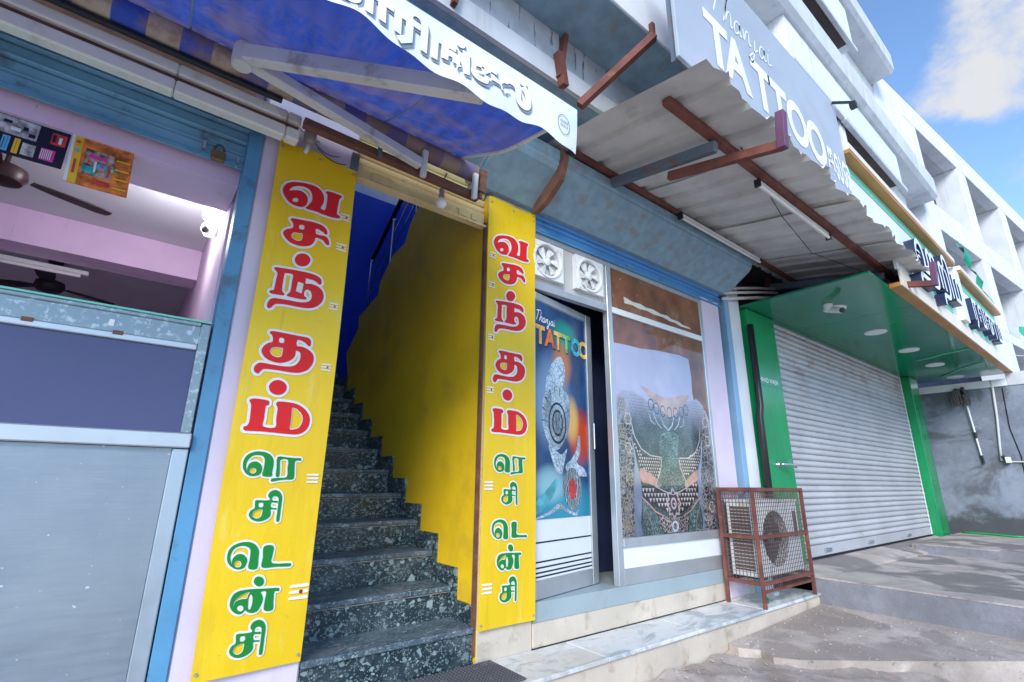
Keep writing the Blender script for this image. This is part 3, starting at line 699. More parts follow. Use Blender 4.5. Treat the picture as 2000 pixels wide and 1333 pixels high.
mat('mag_crowd', (.30, .22, .18), .4, var=.9, vs=38); mat('mag_blue', (.12, .42, .75), .4); mat('mag_white', (.74, .74, .80), .4); mat('mag_teal', (.05, .42, .45), .4, var=.4, vs=30)
magazine('magazine', 'black magazine with a grey portrait hanging over the counter', -.70, -.437, 2.505, 2.685, .115, 'mag_black',
         [(.02, .62, .52, .98, 'mag_grey'), (.70, .88, .10, .42, 'mag_pink'), (.78, .97, .58, .9, 'mag_red'), (.10, .2, .06, .44, 'mag_orange'), (.24, .33, .06, .46, 'mag_blue'), (.38, .45, .06, .46, 'mag_yellow'), (.48, .64, .08, .40, 'mag_grey')] + [(.71 + .024 * i, .72 + .024 * i, .13, .39, 'mag_white') for i in range(6)] + [(.26, .27, .1, .4, 'mag_black'), (.30, .305, .1, .44, 'mag_black'), (.13, .135, .08, .4, 'mag_black'), (.165, .17, .08, .42, 'mag_black'), (.41, .415, .08, .42, 'mag_black')] + [(.80, .84, .64, .84, 'mag_black'), (.88, .92, .62, .8, 'mag_white'), (.30, .42, .62, .72, 'mag_white'), (.44, .5, .70, .80, 'mag_black'), (.2, .3, .78, .86, 'mag_black'), (.52, .6, .56, .66, 'mag_black')])
magazine('magazine', 'orange festival magazine with a yellow spine hanging over the counter', -.432, -.208, 2.455, 2.69, .112, 'mag_orange',
         [(.0, .05, 0, 1, 'mag_white'), (.05, .18, 0, 1, 'mag_yellow'), (.24, .70, .25, .80, 'mag_crowd'), (.22, .44, .30, .44, 'mag_teal'), (.45, .78, .46, .54, 'mag_teal'), (.3, .6, .62, .7, 'mag_pink'), (.42, .70, .10, .2, 'mag_red')] + [(.24 + .055 * i, .275 + .055 * i, .30 + .04 * (i * 5 % 7), .42 + .05 * (i * 3 % 6), ('mag_teal', 'mag_red', 'mag_yellow', 'mag_white', 'mag_blue', 'mag_pink')[i % 6]) for i in range(9)] + [(.09, .13, .2, .5, 'mag_red'), (.08, .14, .66, .72, 'mag_blue'), (.08, .14, .84, .9, 'mag_red')] + [(.74, .97, .1 + .2 * i, .13 + .2 * i, 'mag_yellow') for i in range(4)], tilt=-.05)
# ceiling fans
def fan(label, c, rad, az, m_, drop):
    t = thing('ceiling_fan', label, 'fan', (c[0], c[1], c[2] - .05), 'ceiling fans in the left shop')
    build('rod', MB().tube([(c[0], c[1], c[2]), (c[0], c[1], c[2] + drop)], .012, 8), m_, t, smooth=.6)
    build('canopy', MB().lathe((c[0], c[1], c[2] + drop - .05), [(.02, 0), (.05, .02), (.055, .05)], 14), m_, t, smooth=.7)
    build('motor', MB().lathe((c[0], c[1], c[2]), [(.03, -.055), (.085, -.045), (.105, -.01), (.10, .03), (.04, .055)], 20), m_, t, smooth=.7)
    for k in range(3):
        a = R(az + 120 * k); dx, dy = math.cos(a), math.sin(a); nx, ny = -dy, dx
        q = lambda s_, w_, z_: (c[0] + dx * s_ + nx * w_, c[1] + dy * s_ + ny * w_, c[2] + z_)
        ol = [(.12, .03), (.2, .05), (rad * .6, .062), (rad - .05, .066), (rad, .045), (rad + .005, 0), (rad, -.045), (rad - .05, -.06), (rad * .6, -.056), (.2, -.045), (.12, -.03)]
        build('blade', MB().prism(ol, lambda s_, w_, z_: q(s_, w_, z_ + w_ * .12), -.004, .004), m_, t)
fan('dark brown ceiling fan nearest the counter below the white ceiling', (-.80, 1.02, 2.82), .50, 22, 'dark_brown_fan', .21)
fan('small far ceiling fan in the dim back of the left shop', (-.76, 3.05, 2.80), .5, 150, 'black', .23)
# tube light in the left shop
tl = thing('tube_light', 'unlit white tube light under the pink ceiling beam', 'light', (-.8, 2.3, 2.69), 'tube lights')
build('batten', B(-1.6, -.46, 2.28, 2.33, 2.72, 2.755), 'white_plastic', tl, bevel=.005); build('tube', MB().tube([(-1.56, 2.27, 2.70), (-.5, 2.27, 2.70)], .014, 10), 'bulb_glass', tl, smooth=.7)
# lit lamp above the dome camera
lm = thing('ceiling_lamp', 'lit white ceiling lamp glowing beside the blue shutter guide', 'lamp', (.15, 1.03, 2.98))
b = NB('lamp_glow'); b.bs.inputs['Emission Color'].default_value = (.92, .97, 1, 1); b.bs.inputs['Emission Strength'].default_value = 3.5; b.fin(lin((.8, .8, .8)), .4)
build('base', MB().lathe((.195, .93, 2.915), [(.05, 0), (.055, .02), (.05, .039)], 18), 'white_plastic', lm, smooth=.7)
build('globe', MB().lathe((.195, .93, 2.865), [(.005, -.035), (.035, -.03), (.055, -.005), (.055, .03), (.045, .05)], 18), 'lamp_glow', lm, smooth=1)
ld = bpy.data.lights.new('lamp_light', 'POINT'); ld.energy = 7; ld.color = (.93, .97, 1); ld.shadow_soft_size = .12
lo = bpy.data.objects.new('lamp_light', ld); COL.objects.link(lo); lo.parent = lm; lo.location = Vector((.10, .89, 2.77)) - Vector((.15, 1.03, 2.98))
dc = thing('dome_camera', 'white dome security camera on the lilac wall beneath the lit lamp', 'camera', (.2, 1.0, 2.80))
build('base', MB().lathe((.236, .90, 2.765), [(.05, -.03), (.045, 0)], 16, 'x'), 'white_plastic', dc, smooth=.7)
build('shell', MB().lathe((.195, .885, 2.757), [(.002, -.055), (.03, -.045), (.048, -.01), (.05, .02), (.04, .035)], 18), 'white_plastic', dc, smooth=1)
build('lens', MB().lathe((.165, .85, 2.737), [(.002, -.012), (.022, -.006), (.024, .006)], 14, 'y'), 'black_plastic', dc, smooth=1)
GLYPHS={
 'va':[[(0.169,2.23),(0.147,2.219),(0.108,2.219),(0.078,2.235),(0.057,2.263),(0.05,2.286),(0.053,2.308),(0.067,2.332),(0.091,2.351),(0.129,2.365),(0.173,2.374),(0.214,2.374),(0.243,2.361),(0.261,2.335),(0.266,2.31),(0.264,2.283),(0.254,2.252),(0.278,2.25),(0.282,2.295),(0.281,2.338),(0.277,2.353),(0.268,2.36),(0.276,2.369),(0.304,2.374),(0.358,2.372),(0.359,2.361),(0.348,2.345),(0.346,2.32),(0.344,2.27),(0.345,2.249),(0.362,2.241),(0.365,2.232),(0.356,2.225),(0.321,2.218),(0.274,2.219),(0.228,2.223),(0.201,2.221),(0.18,2.221),(0.176,2.228),(0.183,2.237),(0.196,2.261),(0.204,2.285),(0.201,2.311),(0.191,2.334),(0.174,2.345),(0.149,2.346),(0.119,2.337),(0.095,2.32),(0.086,2.306),(0.084,2.295),(0.105,2.306),(0.135,2.316),(0.158,2.312),(0.176,2.295),(0.182,2.271),(0.179,2.249)],[(0.135,2.257),(0.133,2.249),(0.126,2.241),(0.117,2.237),(0.108,2.239),(0.105,2.245),(0.107,2.253),(0.114,2.261),(0.123,2.265),(0.132,2.263)]],
 'sa':[[(0.11,2.128),(0.116,2.138),(0.139,2.143),(0.174,2.148),(0.227,2.155),(0.273,2.153),(0.297,2.138),(0.307,2.118),(0.304,2.106),(0.294,2.104),(0.287,2.111),(0.272,2.116),(0.258,2.122),(0.244,2.119),(0.245,2.099),(0.25,2.09),(0.271,2.09),(0.298,2.093),(0.313,2.083),(0.322,2.065),(0.322,2.047),(0.313,2.043),(0.301,2.05),(0.288,2.064),(0.269,2.068),(0.249,2.066),(0.246,2.05),(0.241,2.034),(0.226,2.013),(0.197,1.998),(0.163,1.992),(0.128,1.996),(0.101,2.012),(0.085,2.034),(0.087,2.052),(0.102,2.069),(0.126,2.083),(0.127,2.106),(0.119,2.118)],[(0.159,2.113),(0.181,2.118),(0.183,2.095),(0.16,2.091)],[(0.133,2.058),(0.158,2.064),(0.179,2.069),(0.181,2.049),(0.178,2.028),(0.16,2.019),(0.138,2.022),(0.126,2.033)]],
 'dot1':[[(0.237,1.93),(0.236,1.917),(0.23,1.903),(0.221,1.892),(0.209,1.884),(0.195,1.88),(0.182,1.881),(0.171,1.886),(0.163,1.895),(0.159,1.907),(0.16,1.919),(0.165,1.933),(0.174,1.944),(0.186,1.952),(0.2,1.956),(0.213,1.956),(0.224,1.951),(0.233,1.942)]],
 'na':[[(0.067,1.83),(0.074,1.839),(0.106,1.844),(0.16,1.85),(0.219,1.854),(0.267,1.853),(0.295,1.844),(0.308,1.828),(0.308,1.808),(0.297,1.804),(0.285,1.812),(0.267,1.819),(0.245,1.82),(0.228,1.82),(0.228,1.806),(0.23,1.79),(0.252,1.796),(0.283,1.794),(0.311,1.78),(0.325,1.759),(0.329,1.735),(0.322,1.707),(0.301,1.68),(0.273,1.663),(0.235,1.655),(0.185,1.653),(0.14,1.652),(0.104,1.645),(0.092,1.636),(0.082,1.62),(0.071,1.614),(0.063,1.62),(0.063,1.642),(0.072,1.663),(0.089,1.673),(0.116,1.676),(0.157,1.679),(0.198,1.68),(0.231,1.685),(0.254,1.695),(0.267,1.713),(0.267,1.734),(0.26,1.752),(0.246,1.76),(0.233,1.754),(0.228,1.739),(0.231,1.72),(0.243,1.714),(0.24,1.703),(0.221,1.699),(0.179,1.698),(0.15,1.698),(0.145,1.705),(0.157,1.721),(0.161,1.74),(0.161,1.788),(0.16,1.823),(0.124,1.82),(0.12,1.817),(0.119,1.776),(0.119,1.73),(0.123,1.717),(0.133,1.708),(0.132,1.698),(0.114,1.696),(0.074,1.693),(0.063,1.699),(0.066,1.708),(0.081,1.716),(0.083,1.73),(0.085,1.776),(0.087,1.807),(0.079,1.819)]],
 'tha':[[(0.093,1.491),(0.099,1.5),(0.125,1.503),(0.18,1.502),(0.236,1.501),(0.274,1.501),(0.29,1.491),(0.295,1.471),(0.292,1.457),(0.282,1.458),(0.269,1.469),(0.248,1.478),(0.226,1.478),(0.228,1.448),(0.252,1.448),(0.282,1.44),(0.308,1.422),(0.318,1.398),(0.315,1.366),(0.295,1.333),(0.26,1.313),(0.224,1.308),(0.169,1.309),(0.116,1.309),(0.089,1.305),(0.08,1.294),(0.071,1.282),(0.058,1.284),(0.049,1.297),(0.051,1.316),(0.066,1.333),(0.087,1.336),(0.122,1.334),(0.166,1.333),(0.202,1.336),(0.228,1.345),(0.246,1.366),(0.252,1.392),(0.246,1.416),(0.227,1.422),(0.226,1.398),(0.215,1.376),(0.194,1.36),(0.16,1.347),(0.124,1.349),(0.092,1.361),(0.073,1.382),(0.069,1.401),(0.077,1.421),(0.094,1.438),(0.111,1.447),(0.111,1.467),(0.104,1.481)],[(0.142,1.474),(0.162,1.474),(0.164,1.451),(0.142,1.452)],[(0.119,1.42),(0.14,1.424),(0.163,1.424),(0.164,1.407),(0.162,1.382),(0.143,1.374),(0.12,1.38),(0.107,1.395),(0.109,1.41)]],
 'dot2':[[(0.207,1.23),(0.206,1.217),(0.201,1.206),(0.191,1.196),(0.178,1.19),(0.164,1.189),(0.151,1.192),(0.139,1.198),(0.131,1.208),(0.127,1.22),(0.127,1.233),(0.133,1.244),(0.142,1.254),(0.155,1.26),(0.169,1.262),(0.182,1.259),(0.194,1.252),(0.203,1.242)]],
 'ma':[[(0.052,1.147),(0.056,1.156),(0.074,1.161),(0.107,1.16),(0.133,1.157),(0.139,1.147),(0.136,1.137),(0.126,1.131),(0.125,1.11),(0.126,1.069),(0.127,1.034),(0.18,1.033),(0.179,1.074),(0.179,1.12),(0.175,1.134),(0.169,1.143),(0.171,1.152),(0.181,1.158),(0.216,1.159),(0.262,1.155),(0.301,1.137),(0.327,1.11),(0.336,1.087),(0.336,1.058),(0.323,1.029),(0.298,1.011),(0.267,1.005),(0.201,1.007),(0.116,1.01),(0.055,1.009),(0.045,1.016),(0.046,1.027),(0.059,1.033),(0.065,1.051),(0.064,1.1),(0.061,1.132)],[(0.246,1.134),(0.269,1.129),(0.293,1.107),(0.302,1.084),(0.299,1.06),(0.286,1.038),(0.264,1.03),(0.247,1.03),(0.247,1.061),(0.246,1.108)]],
 'e':[[(0.119,0.807),(0.103,0.808),(0.086,0.818),(0.073,0.835),(0.068,0.852),(0.068,0.876),(0.077,0.897),(0.095,0.911),(0.12,0.918),(0.146,0.917),(0.171,0.909),(0.188,0.894),(0.195,0.877),(0.197,0.856),(0.195,0.827),(0.195,0.807),(0.156,0.809),(0.157,0.841),(0.157,0.875),(0.153,0.889),(0.142,0.899),(0.125,0.902),(0.106,0.899),(0.092,0.887),(0.083,0.87),(0.081,0.852),(0.084,0.839),(0.088,0.83),(0.088,0.846),(0.095,0.863),(0.11,0.872),(0.126,0.871),(0.141,0.861),(0.149,0.847),(0.15,0.83),(0.144,0.816),(0.132,0.809)],[(0.127,0.831),(0.126,0.825),(0.121,0.82),(0.115,0.818),(0.107,0.82),(0.101,0.824),(0.098,0.831),(0.099,0.837),(0.104,0.842),(0.111,0.844),(0.118,0.842),(0.124,0.838)]],
 'ra':[[(0.21,0.896),(0.251,0.896),(0.287,0.894),(0.317,0.894),(0.318,0.882),(0.293,0.88),(0.294,0.84),(0.295,0.797),(0.261,0.793),(0.228,0.789),(0.197,0.783),(0.198,0.797),(0.229,0.801),(0.263,0.806),(0.261,0.847),(0.258,0.884),(0.225,0.883),(0.227,0.846),(0.229,0.808),(0.214,0.807),(0.212,0.849)]],
 'si':[[(0.143,0.701),(0.177,0.7),(0.203,0.702),(0.196,0.714),(0.193,0.722),(0.198,0.736),(0.21,0.744),(0.227,0.745),(0.243,0.736),(0.253,0.72),(0.256,0.706),(0.256,0.665),(0.256,0.607),(0.243,0.608),(0.242,0.648),(0.241,0.699),(0.238,0.711),(0.229,0.718),(0.217,0.717),(0.211,0.707),(0.216,0.699),(0.237,0.697),(0.237,0.688),(0.212,0.69),(0.213,0.669),(0.236,0.665),(0.236,0.658),(0.213,0.66),(0.215,0.645),(0.213,0.629),(0.198,0.616),(0.176,0.609),(0.154,0.611),(0.135,0.621),(0.124,0.636),(0.125,0.648),(0.131,0.659),(0.143,0.666),(0.143,0.681)],[(0.159,0.689),(0.177,0.688),(0.177,0.671),(0.16,0.672)],[(0.144,0.654),(0.156,0.66),(0.176,0.661),(0.178,0.646),(0.175,0.63),(0.162,0.622),(0.147,0.626),(0.138,0.636),(0.139,0.648)]],
 'e2':[[(0.114,0.413),(0.089,0.424),(0.07,0.445),(0.064,0.47),(0.067,0.495),(0.084,0.514),(0.113,0.524),(0.145,0.523),(0.172,0.509),(0.188,0.484),(0.19,0.452),(0.19,0.41),(0.155,0.414),(0.155,0.45),(0.153,0.487),(0.143,0.501),(0.12,0.509),(0.096,0.505),(0.081,0.489),(0.077,0.465),(0.082,0.447),(0.087,0.433),(0.086,0.455),(0.095,0.47),(0.114,0.477),(0.133,0.468),(0.145,0.451),(0.144,0.433),(0.136,0.417)],[(0.125,0.434),(0.124,0.427),(0.119,0.423),(0.112,0.422),(0.104,0.424),(0.099,0.43),(0.096,0.437),(0.096,0.443),(0.101,0.448),(0.108,0.449),(0.116,0.447),(0.122,0.441)]],
 'tta':[[(0.206,0.501),(0.246,0.501),(0.248,0.466),(0.25,0.428),(0.332,0.421),(0.332,0.408),(0.272,0.411),(0.21,0.413),(0.208,0.455)]],
 'dot3':[[(0.227,0.354),(0.227,0.347),(0.223,0.34),(0.217,0.337),(0.209,0.336),(0.201,0.338),(0.194,0.344),(0.188,0.351),(0.185,0.359),(0.186,0.366),(0.189,0.373),(0.196,0.377),(0.203,0.377),(0.211,0.375),(0.219,0.37),(0.224,0.363)]],
 'nna':[[(0.139,0.234),(0.118,0.248),(0.105,0.269),(0.104,0.293),(0.112,0.314),(0.13,0.325),(0.155,0.328),(0.191,0.328),(0.228,0.325),(0.294,0.321),(0.295,0.308),(0.277,0.308),(0.278,0.269),(0.279,0.233),(0.244,0.236),(0.241,0.274),(0.242,0.311),(0.22,0.312),(0.228,0.298),(0.233,0.279),(0.228,0.258),(0.217,0.237),(0.196,0.231),(0.175,0.239),(0.167,0.246),(0.156,0.234)],[(0.16,0.254),(0.158,0.247),(0.152,0.243),(0.144,0.245),(0.137,0.25),(0.133,0.258),(0.135,0.264),(0.141,0.268),(0.149,0.267),(0.156,0.262)],[(0.119,0.256),(0.118,0.276),(0.127,0.296),(0.149,0.311),(0.174,0.318),(0.17,0.305),(0.167,0.292),(0.143,0.292),(0.125,0.284),(0.12,0.269)],[(0.179,0.308),(0.189,0.296),(0.192,0.271),(0.187,0.247),(0.179,0.248),(0.175,0.269),(0.174,0.291)]],
}
# ================================================================ YELLOW BANNERS
RPOS = {'va': (.205, 2.475), 'sa': (.212, 2.261), 'dot1': (.203, 2.093), 'na': (.206, 1.924), 'tha': (.2, 1.568), 'dot2': (.187, 1.382), 'ma': (.206, 1.205), 'e': (.148, .939), 'ra': (.281, .925), 'si': (.21, .754), 'e2': (.137, .542), 'tta': (.292, .532), 'dot3': (.223, .431), 'nna': (.213, .356), 'si2': (.209, .199)}
GLYPHS['si2'] = [[(x + .005, z - .545) for x, z in p] for p in GLYPHS['si']]
GREEN = ('e', 'ra', 'si', 'e2', 'tta', 'dot3', 'nna', 'si2')
def banner(label, x0, z0, wd, ht, seed, pos, marks):
    t = thing('banner', label, 'banner', (x0 + wd / 2, -.03, z0), 'yellow name banners beside the staircase')
    ph = seed * 1.7
    def yy(x, z):
        e = max(0, (z - ht * .86) / (ht * .14)); lo_ = max(0, (.25 - z) / .25)
        return -.030 + .0035 * math.sin(2.3 * z + ph) + .003 * math.sin(9 * x + 1.9 * z + ph) + .008 * e * e * math.sin(14 * x + ph) - .010 * lo_ * lo_ * math.sin(7 * x + ph)
    def edge(u_, v_):
        x = wd * u_; z = ht * v_
        if v_ > .99: z -= .012 * abs(math.sin(7 * x + ph)) + (.02 * (x / wd) if seed == 1 else 0)
        x += .003 * math.sin(3 * z + ph + 2 * u_)
        return (x0 + x, yy(x, z), z0 + z)
    mb = MB(); mb.grid(14, 70, edge); build('sheet', mb, 'banner_yellow', t, smooth=1, recalc=False)
    k = 0
    for g, polys in GLYPHS.items():
        o = [p for p in polys[0]]
        cx = (min(p[0] for p in o) + max(p[0] for p in o)) / 2; cz = (min(p[1] for p in o) + max(p[1] for p in o)) / 2
        dx, dz = (0, 0) if pos is None else (pos[g][0] - cx, pos[g][1] - cz)
        sc = 1. if pos is None else (1.0 if g in GREEN else 1.02)
        pls = [smooth_poly([((x - cx) * sc + cx + dx, (z - cz) * sc + cz + dz) for x, z in p], 3) for p in polys]
        gm = 'banner_green' if g in GREEN else 'banner_red'
        wdt = .0085 if g in GREEN else .0125
        k += 1
        fn = lambda x, z: (x0 + x, yy(x, z) - .0062, z0 + z)
        lt = build('letter', MB().flat(pls, fn), gm, t, recalc=False)
        mo = MB(); fo = lambda x, z, i: (x0 + x, yy(x, z) - .0032 - .0007 * ((i * .37 + k * .23) % 1), z0 + z)
        for q in pls:
            w_ = min(max(p[0] for p in q) - min(p[0] for p in q), max(p[1] for p in q) - min(p[1] for p in q))
            if q is not pls[0] and w_ < wdt * 3.0: mo.flat([q], lambda x, z: fo(x, z, 3))
            else: fringe(mo, q, wdt, fo)
        build('letter_outline', mo, 'banner_white', lt, recalc=False)
    for (gx, gz_) in ((.018, ht - .05), (wd - .018, ht - .06), (.018, .03), (wd - .018, .03), (wd / 2, ht - .05)):
        build('eyelet', MB().lathe((x0 + gx, yy(gx, gz_) - .004, z0 + gz_), [(.007, 0), (.006, -.003), (.003, -.003)], 10, 'y'), 'steel', t, smooth=.7)
    for (mx_, mz, s_, red) in marks:      # three-stroke ash marks with a red dot
        m = MB()
        for j in (-1, 0, 1):
            zc = mz + j * .017 * s_; a = [(mx_ - .026 * s_, zc - .004 * s_), (mx_ + .026 * s_, zc - .005 * s_), (mx_ + .03 * s_, zc), (mx_ + .024 * s_, zc + .005 * s_), (mx_ - .024 * s_, zc + .004 * s_), (mx_ - .031 * s_, zc)]
            m.flat([a], lambda x, z: (x0 + x, yy(x, z) - .0046, z0 + z))
        o = build('ash_mark', m, 'mark_white', t, recalc=False)
        if red:
            rr = [(mx_ + .008 + .006 * s_ * math.cos(a), mz + .006 * s_ * math.sin(a)) for a in [i * math.pi / 4 for i in range(8)]]
            build('dot', MB().flat([rr], lambda x, z: (x0 + x, yy(x, z) - .0056, z0 + z)), 'mark_red', o, recalc=False)
    return t
ban = banner('tall yellow name banner with red and green lettering left of the staircase', .378, .40, .434, 2.60, 1, None,
       [(.392, 2.245, 1, 1), (.39, 2.055, 1, 1), (.385, 1.70, .9, 1), (.385, 1.36, .9, 1), (.385, .80, 1, 0), (.385, .295, 1.5, 1)])
build('sticker', MB().flat([[(.185, 1.735), (.215, 1.73), (.218, 1.785), (.19, 1.79)]], lambda x, z: (.378 + x, -.0395, .40 + z)), 'paper_torn', ban, recalc=False)
banner('tall yellow name banner with red and green lettering right of the staircase', 1.778, .37, .434, 2.83, 2, RPOS,
       [(.04, 2.365, 1, 1), (.04, 2.14, 1, 1), (.045, 1.76, 1, 1), (.045, 1.40, 1, 1), (.045, .80, 1.2, 0), (.05, .22, 1.3, 0)])

# ================================================================ CREAM SHUTTER OVER THE STAIR
ys = thing('rolling_shutter', 'cream yellow steel shutter rolled up above the staircase', 'shutter', (1.3, .05, 2.93))
rib2 = [(0, 0), (.006, .06), (.018, .25), (.022, .5), (.018, .75), (.006, .94), (-.006, 1.0)]
shutter_strip('slat', .82, 1.776, [(3.072 + .062 * i, 3.072 + .062 * (i + 1) - .006) for i in range(5)], .05, rib2, 'yellow_shutter', ys)
build('bottom_plate', B(.82, 1.776, .028, .05, 2.962, 3.068), 'yellow_shutter', ys, bevel=.003)
build('slat_back', B(.82, 1.776, .063, .07, 3.0, 3.4), 'rust_brown', ys)
build('bottom_angle', B(.82, 1.776, -.005, .05, 2.948, 2.961), 'yellow_shutter', ys)
build('lock_plate', B(.92, 1.06, .018, .027, 2.985, 3.04), 'yellow_shutter', ys, bevel=.003)
build('lock_plate', B(1.55, 1.62, .016, .027, 2.985, 3.035), 'yellow_shutter', ys, bevel=.003)
build('lock_plate', B(1.66, 1.70, .016, .027, 2.985, 3.03), 'yellow_shutter', ys, bevel=.003)
build('guide_cap', B(.775, .819, -.02, .04, 2.99, 3.10), 'steel_blue', ys, bevel=.003)
build('guide_cap', B(1.777, 1.82, -.02, .04, 3.22, 3.29), 'steel_blue', ys, bevel=.003)
bb = thing('light_bulb', 'white bulb in a dusty holder before the cream shutter', 'bulb', (1.35, -.09, 2.90))
build('globe', MB().lathe((1.352, -.09, 2.935), [(.003, -.036), (.02, -.031), (.033, -.014), (.036, .003), (.030, .024), (.017, .042)], 18), 'bulb_glass', bb, smooth=1)
build('holder', MB().lathe((1.352, -.09, 2.975), [(.018, .003), (.02, .012), (.017, .06), (.012, .075)], 14), 'dusty_glass', bb, smooth=.7)
build('cord', MB().tube([(1.352, -.09, 3.05), (1.353, -.10, 3.10), (1.35, -.15, 3.13)], .004, 6), 'rust_brown', bb, smooth=1)
jl = thing('jar_lamp', 'dusty glass lamp wired above the left yellow banner', 'lamp', (.515, -.08, 2.98))
build('jar', MB().lathe((.515, -.075, 3.01), [(.02, -.02), (.032, .0), (.036, .04), (.03, .07), (.02, .085)], 14), 'dusty_glass', jl, smooth=1)
build('stem', MB().tube([(.515, -.07, 2.99), (.51, -.06, 2.955), (.505, -.05, 2.94)], .011, 8), 'ac_white', jl, smooth=1)
build('bracket', B(.50, .53, -.1, .0, 3.09, 3.12), 'rust_brown', jl)
wr = MB()
for (a, bq, c) in (((.55, -.03, 3.05), (.62, -.05, 2.96), (.70, -.03, 3.02)), ((.57, -.03, 3.02), (.66, -.05, 2.93), (.74, -.03, 2.985)), ((.45, -.02, 3.12), (.50, -.05, 3.04), (.58, -.03, 3.06))):
    wr.tube([tuple((1 - t) ** 2 * a[i] + 2 * t * (1 - t) * bq[i] + t * t * c[i] for i in range(3)) for t in [k / 8 for k in range(9)]], .0025, 5)
tag(build('loose_wires', wr, 'black', smooth=1), 'loose black wires looping over the lilac pillar above the banner', 'wire')

# ================================================================ BLUE RETRACTABLE AWNING
aw = thing('awning', 'blue retractable awning with a white lettered valance over the left shop', 'awning', (0, -.7, 2.6))
XA0, XA1 = -2.4, 1.385
def cloth(u_, v_):
    x = XA0 + (XA1 - XA0) * u_; y = -.24 - 1.04 * v_; z = 3.215 - .345 * v_ - .05 * math.sin(math.pi * v_) + .014 * math.sin(x * 7 + v_ * 3) * math.sin(math.pi * v_) + .007 * math.sin(x * 19 + 5 * v_) * v_ + .004 * math.sin(x * 43 - 9 * v_) * (1 - v_) + .003 * math.sin(x * 67 + 14 * v_)
    return (x, y, z)
mb = MB(); mb.grid(260, 50, cloth); build('fabric', mb, 'awning_cloth', aw, smooth=1, recalc=False)
build('hem', MB().tube([tuple(Vector(cloth(1, v / 12)) + Vector((.004, 0, -.004))) for v in range(13)], .011, 8), 'cream_plastic', aw, smooth=1)
for xs_ in (-.10, .86):
    u_ = (xs_ - XA0) / (XA1 - XA0)
    build('seam', MB().tube([tuple(Vector(cloth(u_, v / 12)) + Vector((0, 0, -.003))) for v in range(13)], .004, 5), 'concrete_blue', aw, smooth=1)
build('roller', MB().tube([(x, -.215, 3.165) for x in (-2.4, -1.4, -.4, .5, 1.1, 1.52)], .058, 18), 'awning_roll', aw, smooth=.8)
build('roller_end', MB().tube([(1.521, -.215, 3.165), (1.60, -.215, 3.165)], .04, 14), 'rust_brown', aw, smooth=.7)
build('roller_bracket', MB().bar((1.575, -.22, 3.20), (1.575, -.20, 3.05), .05, .07).bar((1.575, -.21, 3.06), (1.575, -.21, 3.0), .02, .02), 'rust_brown', aw)
build('torsion_bar', MB().bar((.448, -.20, 3.015), (1.56, -.20, 3.005), .045, .05), 'rust_brown', aw, bevel=.004)
build('pipe', MB().tube([(-2.4, -.20, 3.085), (.33, -.20, 3.09)], .017, 10), 'black_plastic', aw, smooth=.7)
for x in (1.13, 1.50):
    build('clamp', MB().bar((x, -.265, 3.13), (x + .004, -.245, 2.955), .03, .035, (1, 0, 0)).bar((x, -.235, 3.13), (x, -.15, 3.13), .03, .03).bar((x + .002, -.255, 3.05), (x + .002, -.16, 3.05), .03, .03), 'arm_white', aw, bevel=.005)
build('clamp', MB().bar((.86, -.235, 3.055), (.862, -.235, 2.975), .02, .02), 'steel_blue', aw)
build('arm', MB().bar((1.11, -.25, 3.035), (.135, -.42, 3.045), .055, .065), 'arm_white', aw, bevel=.008)
build('arm', MB().bar((.10, -.42, 3.065), (.90, -1.24, 2.715), .055, .085), 'arm_white', aw, bevel=.008)
build('elbow', MB().lathe((.115, -.42, 3.01), [(.042, -.01), (.045, 0), (.045, .09), (.04, .10)], 14), 'arm_white', aw, smooth=.7)
build('front_bar', MB().bar((-2.4, -1.265, 2.862), (1.384, -1.265, 2.862), .03, .04), 'blue_paint', aw, bevel=.004)
VZ0 = 2.868
def vwave(x, h):   # h: 0 at the top, 1 at the lower edge
    return -1.287 - .016 * h * math.sin(x * 6.3 + .8) - .010 * h * math.sin(x * 14.2 + 2) - .02 * h * h * math.sin(x * 3.1)
def vdrop(x):
    return .232 + .020 * math.sin(x * 6.3 + 2.2) + .010 * math.sin(x * 15 + .4) + .008 * math.sin(x * 31) + .02 * max(0, (x - 1.1) / .28)
def val(u_, v_):
    x = XA0 + (XA1 + .005 - XA0) * u_; return (x, vwave(x, v_), VZ0 - vdrop(x) * v_ - .004 * math.sin(x * 4))
mb = MB(); mb.grid(220, 14, val); va = build('valance', mb, 'valance_cloth', aw, smooth=1, recalc=False)
def vtext(body, size, x0, z0, m1, m2, dx, dz, off, spc=1.):
    vs, fs = text_mesh(body, size, off, spc)
    for (m_, ox, oz, dy, nm) in ((m2, dx, dz, .004, 'lettering_shade'), (m1, 0, 0, .008, 'lettering')):
        mb = MB(); mb.add([(x0 + ox + a, vwave(x0 + ox + a, (VZ0 - (z0 + oz + b_)) / .23) - dy, z0 + oz + b_) for a, b_ in vs], fs)
        build(nm, mb, m_, va, recalc=False)
vtext('ணமாரிங்கல்', .168, -.06, 2.695, 'valance_white', 'valance_shadow', .010, -.010, .008)
em = MB()
ring = lambda rx, rz: [(1.295 + rx * math.cos(a), 2.735 + rz * math.sin(a)) for a in [i * math.pi / 12 for i in range(24)]]
em.flat([ring(.040, .052), ring(.036, .048)], lambda x, z: (x, vwave(x, (VZ0 - z) / .23) - .004, z))
build('emblem', em, 'valance_shadow', va, recalc=False)
em = MB()
for k in range(10):
    a = .6 * k; x_, z_ = 1.272 + .0105 * (k % 5), 2.745 - .022 * (k // 5)
    em.flat([[(x_, z_), (x_ + .006, z_ + .002), (x_ + .007, z_ + .012), (x_ + .001, z_ + .010 + .002 * math.sin(a))]], lambda x, z: (x, vwave(x, (VZ0 - z) / .23) - .004, z))
